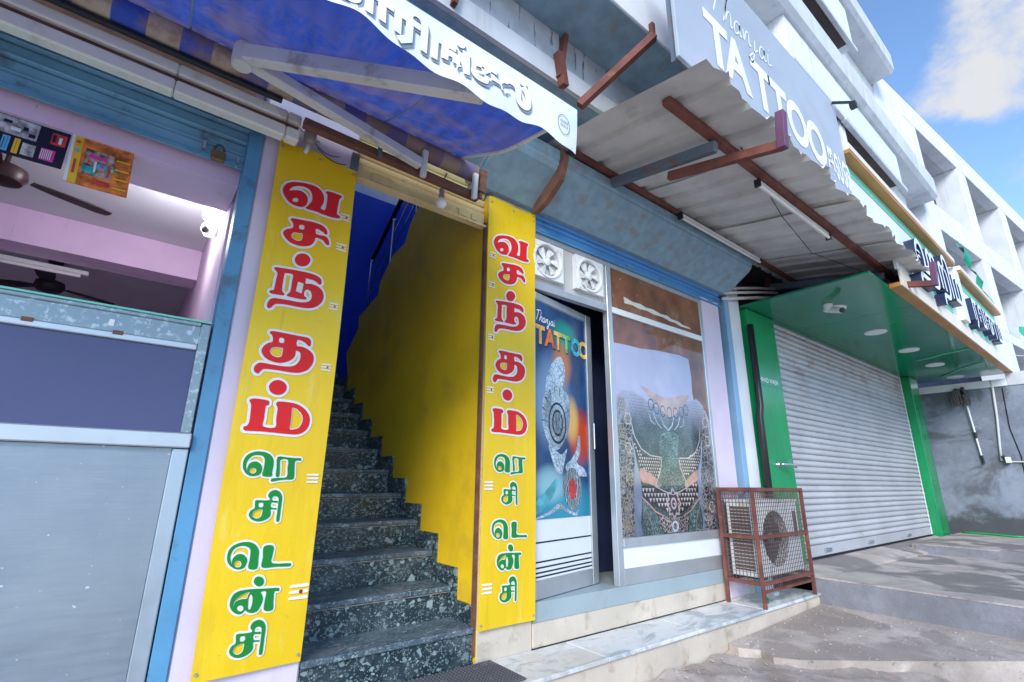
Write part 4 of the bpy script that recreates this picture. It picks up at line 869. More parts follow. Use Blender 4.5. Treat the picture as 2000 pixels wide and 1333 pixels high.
o = build('emblem_pattern', em, 'valance_shadow', va, recalc=False); o['kind'] = 'stuff'

# ================================================================ TATTOO PARLOUR FRONT
ts = thing('rolling_shutter', 'bright blue steel shutter rolled up above the tattoo parlour front', 'shutter', (3.6, .05, 3.1))
shutter_strip('slat', 2.216, 4.955, [(3.155 + .05 * i, 3.155 + .05 * (i + 1) - .002) for i in range(2)], .02, rib2, 'blue_bright', ts)
build('bottom_plate', B(2.216, 4.955, .005, .025, 3.085, 3.153), 'blue_bright', ts, bevel=.003)
build('bottom_angle', B(2.216, 4.955, -.02, .025, 3.073, 3.084), 'blue_paint', ts)
for x in (2.28, 3.35, 4.7): build('latch', B(x, x + .11, -.004, .004, 3.10, 3.13), 'blue_paint', ts, bevel=.004)
fr = thing('storefront', 'aluminium shop front with fan panel door frame and poster window', 'shop front', (3.4, .0, .46))
F_ = lambda n, m_, *a, **k: build(n, B(*a), m_, fr, **k)
F_('head_rail', 'alu', 2.216, 4.553, .0, .05, 3.03, 3.072, bevel=.003)
F_('fan_board', 'grey_board', 2.216, 3.045, .012, .03, 2.655, 3.029)
F_('transom', 'alu', 2.216, 3.045, -.004, .05, 2.60, 2.654, bevel=.003)
F_('mullion', 'alu', 3.046, 3.108, -.006, .05, .461, 3.029, bevel=.003)
F_('mullion', 'alu', 4.505, 4.553, -.004, .05, .461, 3.029, bevel=.003)
F_('mid_rail', 'white_plastic', 3.109, 4.504, -.002, .045, 2.605, 2.66, bevel=.003)
F_('top_panel', 'plywood', 3.109, 4.504, .012, .03, 2.661, 3.029)
F_('back_panel', 'plywood', 3.109, 4.504, .018, .036, .80, 2.604)
F_('sill_rail', 'alu', 3.109, 4.504, -.012, .05, .725, .792, bevel=.004)
F_('kick_panel', 'white_panel', 3.109, 4.504, .008, .03, .575, .724)
F_('bottom_rail', 'alu', 3.109, 4.504, -.003, .05, .461, .574, bevel=.003)
F_('pane', 'window_glass', 3.109, 4.504, .002, .005, .793, 2.604)
torn = [(3.30, 2.735), (3.40, 2.742), (3.5, 2.728), (3.61, 2.737), (3.72, 2.722), (3.86, 2.727), (3.97, 2.708), (4.05, 2.712), (4.16, 2.694), (4.33, 2.700), (4.28, 2.713), (4.18, 2.716), (4.12, 2.734), (4.0, 2.735), (3.93, 2.758), (3.82, 2.752), (3.7, 2.771), (3.6, 2.765), (3.52, 2.781), (3.41, 2.774), (3.29, 2.795)]
build('torn_strip', MB().prism(torn, lambda a, b_, t: (a, t, b_), .004, .0115), 'paper_torn', fr)
ps = thing('window_poster', 'window poster of a tattooed torso behind the aluminium frame', 'poster', (3.1, .012, .79))
build('sheet', MB().prism([(3.11, .795), (4.503, .795), (4.503, 1.80), (4.46, 1.88), (4.36, 1.93), (4.27, 1.95), (4.255, 2.05), (4.262, 2.2), (4.24, 2.375), (4.1, 2.39), (3.9, 2.382), (3.72, 2.375), (3.5, 2.352), (3.3, 2.35), (3.11, 2.342)], lambda a, b_, t: (a, t, b_), .012, .0172), 'window_print', ps, recalc=True)
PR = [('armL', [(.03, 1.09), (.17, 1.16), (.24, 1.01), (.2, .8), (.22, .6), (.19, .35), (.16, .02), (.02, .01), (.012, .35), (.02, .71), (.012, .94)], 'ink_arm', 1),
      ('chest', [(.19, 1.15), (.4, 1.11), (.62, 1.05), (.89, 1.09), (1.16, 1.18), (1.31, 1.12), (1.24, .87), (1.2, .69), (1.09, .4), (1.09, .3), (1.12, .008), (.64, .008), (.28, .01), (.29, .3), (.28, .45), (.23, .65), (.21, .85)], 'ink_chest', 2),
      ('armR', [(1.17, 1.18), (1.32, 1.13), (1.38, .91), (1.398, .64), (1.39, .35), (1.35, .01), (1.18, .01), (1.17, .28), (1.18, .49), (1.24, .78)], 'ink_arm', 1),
      ('collar', [(.36, 1.22), (.5, 1.12), (.66, 1.02), (.76, .98), (.9, 1.05), (1.02, 1.14), (1.10, 1.22), (.95, 1.2), (.72, 1.15), (.5, 1.19)], 'ink_peach', 3),
      ('laceL', [(.2, .8), (.31, .65), (.43, .62), (.57, .62), (.57, .54), (.51, .44), (.36, .49), (.26, .57)], 'ink_belt', 3), ('laceR', [(1.21, .78), (1.11, .69), (.97, .65), (.85, .63), (.84, .55), (.89, .46), (1.11, .53), (1.19, .63)], 'ink_belt', 3),
      ('bandL', [(.28, .52), (.4, .5), (.54, .41), (.54, .37), (.39, .4), (.29, .42)], 'ink_skin', 4), ('bandR', [(1.13, .53), (1.05, .5), (.91, .42), (.91, .37), (1.03, .4), (1.12, .45)], 'ink_skin', 4),
      ('belt', [(.3, .39), (.51, .36), (.71, .32), (.93, .37), (1.1, .42), (1.08, .28), (.85, .17), (.71, .15), (.54, .19), (.32, .29)], 'ink_belt', 4), ('pendant', [(.59, .81), (.85, .83), (.83, .62), (.91, .4), (.78, .35), (.62, .35), (.5, .4), (.56, .54)], 'ink_pend', 5),
      ('hipL', [(.30, .27), (.40, .22), (.50, .10), (.54, .01), (.30, .012)], 'ink_pend', 5), ('hipR', [(1.08, .27), (.98, .22), (.92, .10), (.90, .01), (1.11, .012)], 'ink_pend', 5),
      ('waist', [(.50, .14), (.62, .13), (.71, .12), (.80, .13), (.92, .14), (.90, .02), (.71, .012), (.55, .02)], 'ink_lace', 5)]
REG = {}
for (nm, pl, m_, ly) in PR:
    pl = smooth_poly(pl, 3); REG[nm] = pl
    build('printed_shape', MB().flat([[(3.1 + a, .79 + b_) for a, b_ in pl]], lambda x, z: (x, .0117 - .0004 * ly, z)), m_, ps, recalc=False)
def inside(pl, x, z):
    c = False
    for i in range(len(pl)):
        (x1_, z1_), (x2_, z2_) = pl[i - 1], pl[i]
        if (z1_ > z) != (z2_ > z) and x < (x2_ - x1_) * (z - z1_) / (z2_ - z1_) + x1_: c = not c
    return c
def pattern(reg, m_, ly, dx, dz, shape):
    mb = MB(); pl = REG[reg]; xs0 = min(p[0] for p in pl); xs1 = max(p[0] for p in pl); zs0 = min(p[1] for p in pl); zs1 = max(p[1] for p in pl); k = 0; z = zs0
    while z < zs1:
        x = xs0 + (dx / 2 if k % 2 else 0)
        while x < xs1:
            if all(inside(pl, x + q, z + w_) for q, w_ in ((-dx * .4, 0), (dx * .4, 0), (0, dz * .4), (0, -dz * .4))):
                mb.flat([[(3.1 + x + a * dx, .79 + z + b_ * dz) for a, b_ in shape(k)]], lambda x_, z_: (x_, .0117 - .0004 * ly, z_))
            x += dx
        z += dz; k += 1
    if mb.v:
        o = build('printed_pattern', mb, m_, ps, recalc=False); o['kind'] = 'stuff'
tri = lambda k: [(-.40, .36), (.40, .36), (0, -.42)]
fea = lambda k: [(-.42, .1), (-.2, -.32), (0, -.42), (.2, -.32), (.42, .1), (.26, -.14), (0, -.26), (-.26, -.14)]
dia = lambda k: [(-.36, 0), (0, -.4), (.36, 0), (0, .4)]
pattern('laceL', 'ink_paleskin', 4, .030, .027, tri); pattern('laceR', 'ink_paleskin', 4, .030, .027, tri)
pattern('belt', 'ink_paleskin', 5, .044, .040, tri); pattern('chest', 'ink_feather', 2.5, .034, .026, fea)
pattern('pendant', 'ink_feather', 5.5, .05, .05, fea); pattern('hipL', 'ink_feather', 5.5, .03, .04, dia); pattern('hipR', 'ink_feather', 5.5, .03, .04, dia)
def ringflat(cx, cz, rx, rz, k, y, m_, par, n=24, petals=0):
    a_ = [(cx + rx * (1 + (.16 * math.cos(petals * i * 2 * math.pi / n) if petals else 0)) * math.cos(i * 2 * math.pi / n), cz + rz * (1 + (.16 * math.cos(petals * i * 2 * math.pi / n) if petals else 0)) * math.sin(i * 2 * math.pi / n)) for i in range(n)]; b2_ = [(cx + (x - cx) * k, cz + (z - cz) * k) for x, z in a_]
    return build('printed_ring', MB().flat([a_, b2_], lambda x, z: (x, y, z)), m_, par, recalc=False)
for (rx_, rz_, rr) in ((.09, 1.03, .05), (.16, .92, .045), (.08, .78, .055), (.15, .68, .04), (.09, .24, .05), (.10, .10, .05), (1.33, .98, .045), (1.34, .80, .045), (1.31, .20, .045)):
    ringflat(3.1 + rx_, .79 + rz_, rr, rr * 1.15, .72, .0104, 'ink_gold' if rr > .045 else 'ink_paleskin', ps, 24, 6); ringflat(3.1 + rx_, .79 + rz_, rr * .5, rr * .55, .45, .0104, 'ink_gold', ps, 16)
for i in range(7):      # collar beads
    a = R(222 + 96 * i / 6); ringflat(3.85 + .34 * math.cos(a) * 1.05, 1.96 + .15 * math.sin(a), .040, .052, .84, .0094, 'ink_dark', ps, 14)
ringflat(3.81, 1.03, .095, .115, .80, .0088, 'ink_peach', ps, 32, 8); ringflat(3.81, 1.03, .06, .075, .3, .0086, 'ink_dark', ps); ringflat(3.81, 1.03, .042, .05, .6, .0084, 'ink_peach', ps)
ringflat(3.81, .845, .05, .045, .6, .0086, 'ink_white', ps)
for sx_ in (-1, 1):     # outline strokes of the print
    def stroke(pts, wd_, m_, y=.0084):
        mb = MB(); pp = [Vector((3.81 + sx_ * a, .79 + b_)) for a, b_ in pts]; L_ = []
        for i, p in enumerate(pp):
            d = (pp[min(i + 1, len(pp) - 1)] - pp[max(i - 1, 0)]).normalized(); n_ = Vector((-d.y, d.x)) * wd_ / 2 * (.35 + .65 * math.sin(math.pi * (i + .5) / len(pp))); L_ += [(p.x + n_.x, y, p.y + n_.y), (p.x - n_.x, y, p.y - n_.y)]
        mb.add(L_, [(2 * i, 2 * i + 1, 2 * i + 3, 2 * i + 2) for i in range(len(pp) - 1)]); build('printed_line', mb, m_, ps, recalc=False)
    stroke([(.52, .92), (.48, .78), (.40, .68), (.28, .63), (.13, .62)], .012, 'ink_paleskin')
    stroke([(.13, .62), (.14, .54), (.20, .44), (.24, .38), (.12, .34), (.0, .31)], .012, 'ink_paleskin')
    stroke([(.44, .30), (.34, .24), (.26, .18), (.14, .14)], .014, 'ink_skin'); stroke([(.43, .26), (.36, .16), (.32, .08), (.31, .01)], .010, 'ink_gold')
    stroke([(.10, .98), (.06, .90), (.0, .86)], .014, 'ink_white'); stroke([(.2, 1.0), (.16, .92), (.10, .87)], .014, 'ink_white'); stroke([(.26, .98), (.24, .92), (.18, .90)], .012, 'ink_white')
    stroke([(.13, .80), (.05, .77), (.0, .76)], .010, 'ink_feather'); stroke([(.0, .72), (.08, .62), (.14, .50), (.06, .40)], .010, 'ink_feather')

# exhaust fans
def exhaust(label, cx, cz):
    t = thing('exhaust_fan', label, 'exhaust fan', (cx, 0, cz - .15), 'white exhaust fans over the parlour door')
    sq = [(-.165, -.15), (.165, -.15), (.165, .15), (-.165, .15)]; ci = [(.125 * math.cos(i * math.pi / 14), .125 * math.sin(i * math.pi / 14)) for i in range(28)]
    m = MB()
    for y in (-.03, .010): m.flat([sq, ci], lambda a, b_: (cx + a, y, cz + b_))
    for pl in (sq, ci):
        k = len(pl); m.add([(cx + a, -.03, cz + b_) for a, b_ in pl] + [(cx + a, .010, cz + b_) for a, b_ in pl], [(i, (i + 1) % k, (i + 1) % k + k, i + k) for i in range(k)])
    build('frame', m, 'fan_white', t)
    build('back', MB().lathe((cx, .0105, cz), [(.124, -.001), (.124, .0)], 28, 'y'), 'grey_board', t)
    for i in range(6):
        a0 = R(60 * i + 12); pl = []
        for (rr, da) in ((.03, -.25), (.07, -.36), (.115, -.42), (.118, .1), (.08, .22), (.03, .30)): pl.append((rr * math.cos(a0 + da), rr * math.sin(a0 + da), da))
        k = len(pl); m = MB(); m.add([(cx + a, -.012 + .022 * d_, cz + b_) for a, b_, d_ in pl] + [(cx + a, -.009 + .022 * d_, cz + b_) for a, b_, d_ in pl], [tuple(range(k)), tuple(range(2 * k - 1, k - 1, -1))] + [(i_, (i_ + 1) % k, (i_ + 1) % k + k, i_ + k) for i_ in range(k)])
        build('blade', m, 'fan_white', t)
    build('hub', MB().lathe((cx, -.02, cz), [(.02, -.012), (.036, -.004), (.036, .024)], 16, 'y'), 'fan_white', t, smooth=.7)
    build('rim', MB().lathe((cx, -.034, cz), [(.126, .0035), (.134, -.006), (.146, -.006), (.149, .0035)], 28, 'y', False), 'fan_white', t, smooth=.8)
exhaust('white exhaust fan half hidden behind the right banner edge', 2.345, 2.85)
exhaust('white exhaust fan beside the poster window mullion', 2.815, 2.855)

# door, standing ajar into the parlour
DA = math.atan2(.165, .80)
dr = thing('parlour_door', 'white panelled door with a colourful poster standing ajar', 'door', (2.22, .02, .46))
cd, sdn = math.cos(DA), math.sin(DA)
def DP(a, z, y): return (2.22 + a * cd - y * sdn, .02 + a * sdn + y * cd, z)
def dbox(n, m_, a0, a1, y0, y1, z0, z1, par=None, **k):
    return build(n, MB().hexa([DP(a0, z0, y0), DP(a1, z0, y0), DP(a1, z0, y1), DP(a0, z0, y1), DP(a0, z1, y0), DP(a1, z1, y0), DP(a1, z1, y1), DP(a0, z1, y1)]), m_, par or dr, **k)
dbox('stile', 'alu', .0, .03, -.015, .03, .465, 2.585, bevel=.003); dbox('stile', 'alu', .735, .815, -.015, .03, .465, 2.585, bevel=.003)
dbox('top_rail', 'alu', .031, .734, -.013, .028, 2.525, 2.585, bevel=.003); dbox('bottom_rail', 'alu', .031, .734, -.013, .028, .465, .575, bevel=.003)
dbox('panel', 'white_panel', .031, .734, .0, .02, .576, 2.524)
for z in (.80, .68, .645, .615, .59): dbox('groove', 'black', .031, .734, -.0015, .001, z, z + .010)
dbox('handle', 'chrome', .765, .78, -.045, -.03, 1.45, 1.66, bevel=.004); dbox('hinge_edge', 'black', .816, .822, .0, .03, .465, 2.585)
pd = thing('door_poster', 'tall poster of a winged figure and fire glow on the parlour door', 'poster', (2.22 + .40 * cd, .02 + .4 * sdn, .96))
def DF(a, z, ly): return DP(.40 + a, .96 + z, -.0035 - .0005 * ly)
OFFP = OFF[pd.name]
pdm = MB(); pdm.grid(2, 2, lambda a, b_: DF(-.368 + .70 * a, -.01 + 1.57 * b_, 0))
sh = build('sheet', pdm, 'door_print', pd, recalc=False)
def dpr(n, pl, m_, ly, k=3): return build(n, MB().flat([smooth_poly(pl, k)], lambda a, b_: DF(a, b_, ly)), m_, pd, recalc=False)
dpr('printed_shape', [(-.20, .50), (-.27, .62), (-.28, .78), (-.24, .90), (-.22, 1.0), (-.14, 1.12), (-.04, 1.18), (.02, 1.10), (.01, 1.0), (-.02, .93), (.06, .88), (.08, .74), (.05, .60), (-.02, .52), (-.10, .46)], 'ink_white', 1)
dpr('printed_shape', [(-.20, .50), (-.17, .40), (-.10, .30), (-.04, .30), (.0, .40), (.03, .48), (-.05, .43)], 'ink_white', 2)
dpr('printed_shape', [(.0, .34), (.08, .40), (.16, .48), (.18, .58), (.21, .58), (.21, .46), (.16, .38), (.26, .34), (.30, .28), (.2, .28), (.1, .26)], 'ink_white', 2)
dpr('printed_shape', [(-.02, .26), (.03, .32), (.12, .34), (.19, .28), (.22, .18), (.18, .08), (.1, .03), (.02, .08), (-.03, .17)], 'ink_hair', 3)
dpr('printed_shape', [(.04, .22), (.08, .26), (.13, .24), (.14, .16), (.09, .11), (.05, .15)], 'mag_red', 4)
dpr('printed_shape', [(-.36, .10), (-.25, .17), (-.12, .26), (-.10, .22), (-.2, .10), (-.36, .02)], 'ink_teal', 2)
dpr('printed_shape', [(-.36, .0), (-.2, .04), (-.08, .09), (.04, .04), (.12, .02), (.17, .04), (.15, -.0), (.05, .01), (-.08, .05), (-.2, .015), (-.36, -.008)], 'ink_white', 4)
ca = lambda cx, cz, rx, rz, k, m_, ly: build('printed_ring', MB().flat([[(cx + rx * math.cos(i * math.pi / 12), cz + rz * math.sin(i * math.pi / 12)) for i in range(24)], [(cx + k * rx * math.cos(i * math.pi / 12), cz + k * rz * math.sin(i * math.pi / 12)) for i in range(24)]], lambda a, b_: DF(a, b_, ly)), m_, pd, recalc=False)
ca(-.09, .66, .115, .155, .88, 'ink_dark', 3); ca(-.09, .66, .07, .10, .8, 'ink_dark', 3)
for i in range(9):
    a = R(80 + 20 * i); dpr('printed_line', [(-.09 + .13 * math.cos(a), .66 + .18 * math.sin(a)), (-.09 + .20 * math.cos(a) - .004, .66 + .27 * math.sin(a)), (-.09 + .20 * math.cos(a) + .006, .66 + .27 * math.sin(a) + .008)], 'ink_dark', 3, 1)
for i in range(5):
    a = R(60 + 60 * i); dpr('printed_line', [(-.09, .66), (-.09 + .045 * math.cos(a - .4), .66 + .06 * math.sin(a - .4)), (-.09 + .065 * math.cos(a), .66 + .09 * math.sin(a)), (-.09 + .045 * math.cos(a + .4), .66 + .06 * math.sin(a + .4))], 'ink_hair', 5, 2)
mat('l_orange', (.80, .16, .03), .3, var=.4, vs=14); mat('l_amber', (.75, .42, .12), .3, var=.4, vs=14); mat('l_green', (.18, .45, .16), .3, var=.5, vs=14); mat('l_blue', (.03, .38, .52), .3, var=.4, vs=14); mat('l_gold', (.78, .46, .10), .3, var=.4, vs=14)
for i, (ch, m_) in enumerate(zip('TATTOO', ('l_amber', 'l_orange', 'l_amber', 'l_green', 'l_blue', 'l_gold'))):
    vs, fs = text_mesh(ch, .19, .009); x_ = -.355 + i * .116
    for (mm, o_, ly) in (('ink_dark', .008, 5), (m_, 0, 6)):
        mb = MB(); mb.add([DF(x_ + a * .92 + o_, 1.235 + b_ - o_, ly) for a, b_ in vs], fs); build('lettering', mb, mm, pd, recalc=False)
SCRIPT = {'T': [[(0, .9), (.25, 1.0), (.6, 1.02)], [(.3, 1.0), (.22, .5), (.12, .02)]], 'h': [[(0, 0), (.12, .6), (.18, .95), (.1, .5), (.08, .1), (.2, .45), (.32, .4), (.34, .05), (.42, .08)]], 'a': [[(.3, .4), (.12, .42), (.02, .15), (.12, .0), (.28, .2), (.3, .4), (.3, .05), (.4, .1)]], 'n': [[(0, .4), (.05, .05), (.15, .4), (.28, .4), (.3, .05), (.4, .1)]], 'j': [[(.15, .4), (.12, 0), (.0, -.45), (-.14, -.35), (.05, -.1), (.3, .15)]], 'i': [[(.05, .4), (.06, .05), (.25, .12)], [(.09, .56), (.12, .6)]]}
def script_mesh(fn, size, wd_):
    mb = MB(); x = 0
    for ch in 'Thanjai':
        for st_ in SCRIPT[ch]:
            n = len(st_); P2 = []
            for i in range(n - 1):
                p0, p1, p2, p3 = (Vector(st_[max(0, min(n - 1, i + j))]) for j in (-1, 0, 1, 2))
                for t in [k / 5 for k in range(5)]:
                    P2.append(.5 * (2 * p1 + (p2 - p0) * t + (2 * p0 - 5 * p1 + 4 * p2 - p3) * t * t + (3 * p1 - p0 - 3 * p2 + p3) * t ** 3))
            P2.append(Vector(st_[-1])); L_ = []
            for i, p in enumerate(P2):
                d = (P2[min(i + 1, len(P2) - 1)] - P2[max(i - 1, 0)]).normalized(); n_ = Vector((-d.y, d.x)) * wd_ / 2; q = Vector(((x + p.x) * size + p.y * size * .18, p.y * size))
                L_ += [fn(*(q + n_)), fn(*(q - n_))]
            mb.add(L_, [(2 * i, 2 * i + 1, 2 * i + 3, 2 * i + 2) for i in range(len(P2) - 1)])
        x += {'T': .55, 'h': .46, 'j': .36, 'i': .3}.get(ch, .44)
    return mb
build('lettering', script_mesh(lambda a, b_: DF(-.36 + a, 1.405 + b_, 5), .085, .007), 'letter_white', pd, recalc=False)
# things just inside the door gap
tag(build('door_leaf_edge', B(2.98, 3.03, .36, .40, .46, 1.22), 'wood_orange', bevel=.004), 'orange wooden post standing just inside the door gap', 'post')
# ================================================================ CORRUGATED CANOPY AND ITS SIGN
cn = thing('canopy', 'corrugated metal canopy on rusty red steel arms over the tattoo parlour', 'canopy', (4.4, -.8, 3.3))
SZ0, SS = 3.70, .192
pit = .272; XS0, XS1 = 2.10, 6.70
def corr(x):
    t = ((x - XS0) / pit) % 1.0
    return .034 * (0 if t < .62 else (t - .62) / .10 if t < .72 else 1 if t < .90 else (1 - t) / .10)
seq = [0, .31, .62, .72, .81, .90]
nr = int((XS1 - XS0) / pit)
for s_ in range(0, nr, 4):
    k1 = min(s_ + 4, nr); xs_ = [XS0 + pit * (k + t) for k in range(s_, k1) for t in seq] + [XS0 + pit * k1 + (.05 if k1 < nr else 0)]
    mb = MB(); dz = .004 * (s_ // 4 % 2)
    ny = 10
    for j in range(ny + 1):
        for x in xs_:
            y = -.20 - j / ny * (1.365 + .02 * math.sin(x * 9) + .012 * math.sin(x * 31)); mb.v.append((x, y, SZ0 + SS * y + corr(min(x, XS1 + .0)) + dz + .004 * math.sin(y * 7 + x)))
    n = len(xs_)
    for j in range(ny):
        for i in range(n - 1): mb.f.append((j * n + i, j * n + i + 1, (j + 1) * n + i + 1, (j + 1) * n + i))
    nv = len(mb.v); mb.v += [(a, b_, c + .0025) for a, b_, c in mb.v]; mb.f += [tuple(i + nv for i in reversed(q)) for q in mb.f]
    build('roof_sheet', mb, 'sheet', cn, recalc=False)
zb = lambda y, d: SZ0 + SS * y - d
build('purlin', MB().bar((2.30, -.385, zb(-.385, .022)), (6.72, -.33, zb(-.33, .022)), .045, .04), 'rust_red', cn, bevel=.003)
build('purlin', MB().bar((2.23, -1.235, zb(-1.235, .022)), (6.60, -1.235, zb(-1.235, .022)), .06, .045), 'rust_red', cn, bevel=.003)
for xa, xl in ((2.75, 0), (6.10, 1)):
    build('arm', MB().bar((xa, -.06, 3.60), (xa, -1.25, 3.355), .05, .075), 'steel_blue', cn, bevel=.003)
    build('arm_extension', MB().bar((xa + .055, -.85, 3.365), (xa + .055, -1.63, 3.165), .045, .06), 'rust_red', cn, bevel=.003)
    build('sign_post', MB().bar((xa + .055, -1.625, 3.14), (xa + .055, -1.645, 3.39), .055, .05), 'purple_paint', cn, bevel=.003)
    build('wall_stub', MB().bar((xa - .03, -.08, 3.72), (xa - .03, -.05, 3.56), .06, .05).bar((xa, -.06, 3.62), (xa, -.06, 3.50), .05, .05), 'rust_red', cn, bevel=.003)
def tube_fit(label, a, b_):
    a, b_ = Vector(a), Vector(b_)
    t = thing('tube_light', label, 'light', tuple(a), 'tube lights')
    build('batten', MB().bar(a, b_, .04, .035), 'white_plastic', t, bevel=.004)
    dn = Vector((0, -.012, -.03)); build('tube', MB().tube([a + dn, b_ + dn], .014, 10), 'bulb_glass', t, smooth=.7)
    d = (b_ - a).normalized()
    for e, sg in ((a, -1), (b_, 1)): build('end_cap', MB().bar(e + dn * .6 + d * sg * .001, e + dn * .6 + d * sg * .02, .045, .06), 'black_plastic', t)
tube_fit('white tube light along the inner purlin of the canopy near the wall', (3.62, -.42, 3.545), (5.10, -.41, 3.55))
tube_fit('white tube light along the outer purlin under the canopy front', (3.42, -1.20, 3.395), (4.72, -1.20, 3.395))
bk = tag(build('steel_bracket', MB().prism([(-.05, 3.62), (-.36, 3.60), (-.42, 3.50), (-.36, 3.33), (-.2, 3.22), (-.06, 3.18), (-.06, 3.30), (-.22, 3.40), (-.24, 3.52), (-.05, 3.54)], lambda a, b_, t: (t, a, b_), 2.165, 2.215), 'rust_brown', bevel=.004), 'bent dark steel bracket at the corner between awning and canopy', 'bracket')
sg = thing('sign_board', 'grey sign board with white tattoo lettering standing on the canopy edge', 'sign', (3.35, -1.45, 3.42))
build('panel', B(2.03, 4.68, -1.462, -1.44, 3.47, 4.62), 'sign_grey', sg, bevel=.003)
build('frame', B(2.03, 4.68, -1.439, -1.40, 4.58, 4.615), 'steel_blue', sg); build('frame', B(2.05, 2.09, -1.439, -1.40, 3.48, 4.57), 'steel_blue', sg); build('frame', B(4.62, 4.66, -1.439, -1.40, 3.48, 4.57), 'steel_blue', sg)
for i, (ch, x_) in enumerate(zip('TATTOO', (2.36, 2.58, 2.95, 3.21, 3.46, 3.81))):
    vs, fs = text_mesh(ch, .52, .018); mb = MB(); mb.add([(x_ + a * .86, -1.4655, 3.69 + b_) for a, b_ in vs], fs); build('lettering', mb, 'sign_white', sg, recalc=False)
build('lettering', script_mesh(lambda a, b_: (2.46 + a, -1.4655, 4.13 + b_ + a * .06), .29, .014), 'sign_white', sg, recalc=False)
vs, fs = text_mesh('கலை', .34, .010)
mb = MB(); mb.add([(4.19 + a * .52, -1.4655, 3.70 + b_ * 1.3) for a, b_ in vs], fs); build('lettering', mb, 'sign_white', sg, recalc=False)
build('lamp_bracket', MB().bar((4.60, -1.47, 4.60), (4.60, -1.62, 4.50), .02, .02).box(4.575, 4.625, -1.645, -1.595, 4.44, 4.495), 'black_plastic', sg)
# cable and conduit bundle at the end of the hood
cb = MB()
for i, (y, z) in enumerate(((-.02, 3.20), (-.05, 3.26), (-.03, 3.32))):
    cb.tube([(4.97, y, z - .02), (5.2, y - .05, z + .03), (5.6, y - .10, z + .12), (6.0, y - .14, z + .20)], .016 if i else .02, 8)
tag(build('conduits', cb, 'pvc', smooth=1), 'grey conduits running between the hood and the green shop', 'pipe')
bp = MB().tube([(5.40, -.09, 2.95), (5.40, -.09, 2.1), (5.38, -.10, 2.02), (5.36, -.09, 1.9), (5.34, -.09, .45)], .035, 10)
tag(build('drain_pipe', bp, 'black_plastic', smooth=1), 'black drain pipe beside the green pilaster', 'pipe')

# ================================================================ GREEN SHOP
gs = thing('green_shop_front', 'glossy green clad shop front with a lit-panel soffit and white fascia', 'shop front', (8.6, -.6, .34))
G_ = lambda n, m_, *a, **k: build(n, B(*a), m_, gs, **k)
G_('pilaster', 'green_gloss', 5.43, 6.09, -.06, .05, .345, 3.165, bevel=.006)
G_('pilaster', 'green_gloss', 11.36, 11.86, -.12, .05, .34, 3.165, bevel=.006)
G_('pilaster_joint', 'green_soffit', 5.425, 6.092, -.063, -.0605, 2.28, 2.285)
xs = [5.36, 6.79, 8.27, 9.75, 11.2, 12.35]
for i in range(5):
    G_('soffit_panel', 'green_soffit', xs[i] + .004, xs[i + 1] - .004, -1.30, .05, 3.17, 3.19)
G_('soffit_joint', 'black', 5.36, 12.35, -1.30, .05, 3.191, 3.196)
G_('edge_trim', 'orange_trim', 5.93, 12.25, -1.40, -1.302, 3.155, 3.20, bevel=.003)
G_('fascia_base', 'cream_fascia', 5.93, 12.25, -1.415, -1.402, 3.16, 3.34)
G_('fascia', 'fascia_white', 5.93, 12.2, -1.405, -1.38, 3.341, 4.10)
G_('fascia', 'fascia_white', 4.70, 5.929, -1.405, -1.38, 3.53, 4.10)
G_('fascia_stripe', 'green_pale', 4.7, 8.5, -1.412, -1.406, 4.0, 4.099); G_('fascia_stripe', 'green_pale', 8.86, 11.7, -1.412, -1.406, 3.97, 4.07)
G_('top_trim', 'orange_trim', 4.70, 8.52, -1.50, -1.38, 4.101, 4.135); G_('top_trim', 'cream_fascia', 4.70, 8.54, -1.505, -1.38, 4.136, 4.20)
G_('top_trim', 'orange_trim', 8.86, 11.75, -1.50, -1.38, 4.101, 4.135); G_('top_trim', 'cream_fascia', 8.84, 11.77, -1.505, -1.38, 4.136, 4.20)
G_('fascia_pier', 'fascia_white', 8.55, 8.83, -1.47, -1.38, 3.345, 4.099)
for (x0, x1, z0, z1) in ((7.3, 7.8, 3.36, 3.52), (7.8, 8.2, 3.36, 3.62), (9.0, 9.6, 3.36, 3.50), (9.9, 10.5, 3.36, 3.46)): G_('fascia_block', 'green_pale', x0, x1, -1.4115, -1.4055, z0, z1)
G_('fascia_back', 'slab_grey', 4.7, 12.2, -1.37, -.72, 4.06, 4.1); G_('fascia_end', 'fascia_white', 12.202, 12.23, -1.40, -.72, 3.2, 4.1)
for (x, y) in ((7.64, -.684), (9.08, -.69), (10.55, -.68), (12.03, -.66)):
    d = build('downlight', MB().lathe((x, y, 3.152), [(.10, 0), (.125, .004), (.13, .0175)], 24), 'white_plastic', gs, smooth=.7)
# channel letters
def channel(body, x0, z0, size, dep, sx):
    for ch in body.split('|'):
        vs, fs = text_mesh(ch, size, .006, 1., sx); wd_ = max(v[0] for v in vs)
        n = len(vs); y0, y1 = -1.408, -1.408 - dep
        from collections import Counter
        ec = Counter()
        for q in fs:
            for i in range(len(q)): a, c = q[i], q[(i + 1) % len(q)]; ec[(a, c)] += 1
        m = MB(); m.add([(x0 + a, y1, z0 + b_) for a, b_ in vs], fs)
        sd_ = MB(); sd_.add([(x0 + a, y0, z0 + b_) for a, b_ in vs] + [(x0 + a, y1 + .002, z0 + b_) for a, b_ in vs], [(a, c, c + n, a + n) for (a, c) in ec if (c, a) not in ec])
        lt = build('channel_letter', sd_, 'letter_navy', gs, recalc=False); build('letter_face', m, 'letter_white', lt, recalc=False)
        x0 += wd_ + .06
channel('ஹ|றி|ம', 6.30, 3.46, .64, .10, .9)
channel('ர|வ|ண|ம', 8.98, 3.44, .56, .10, .85)
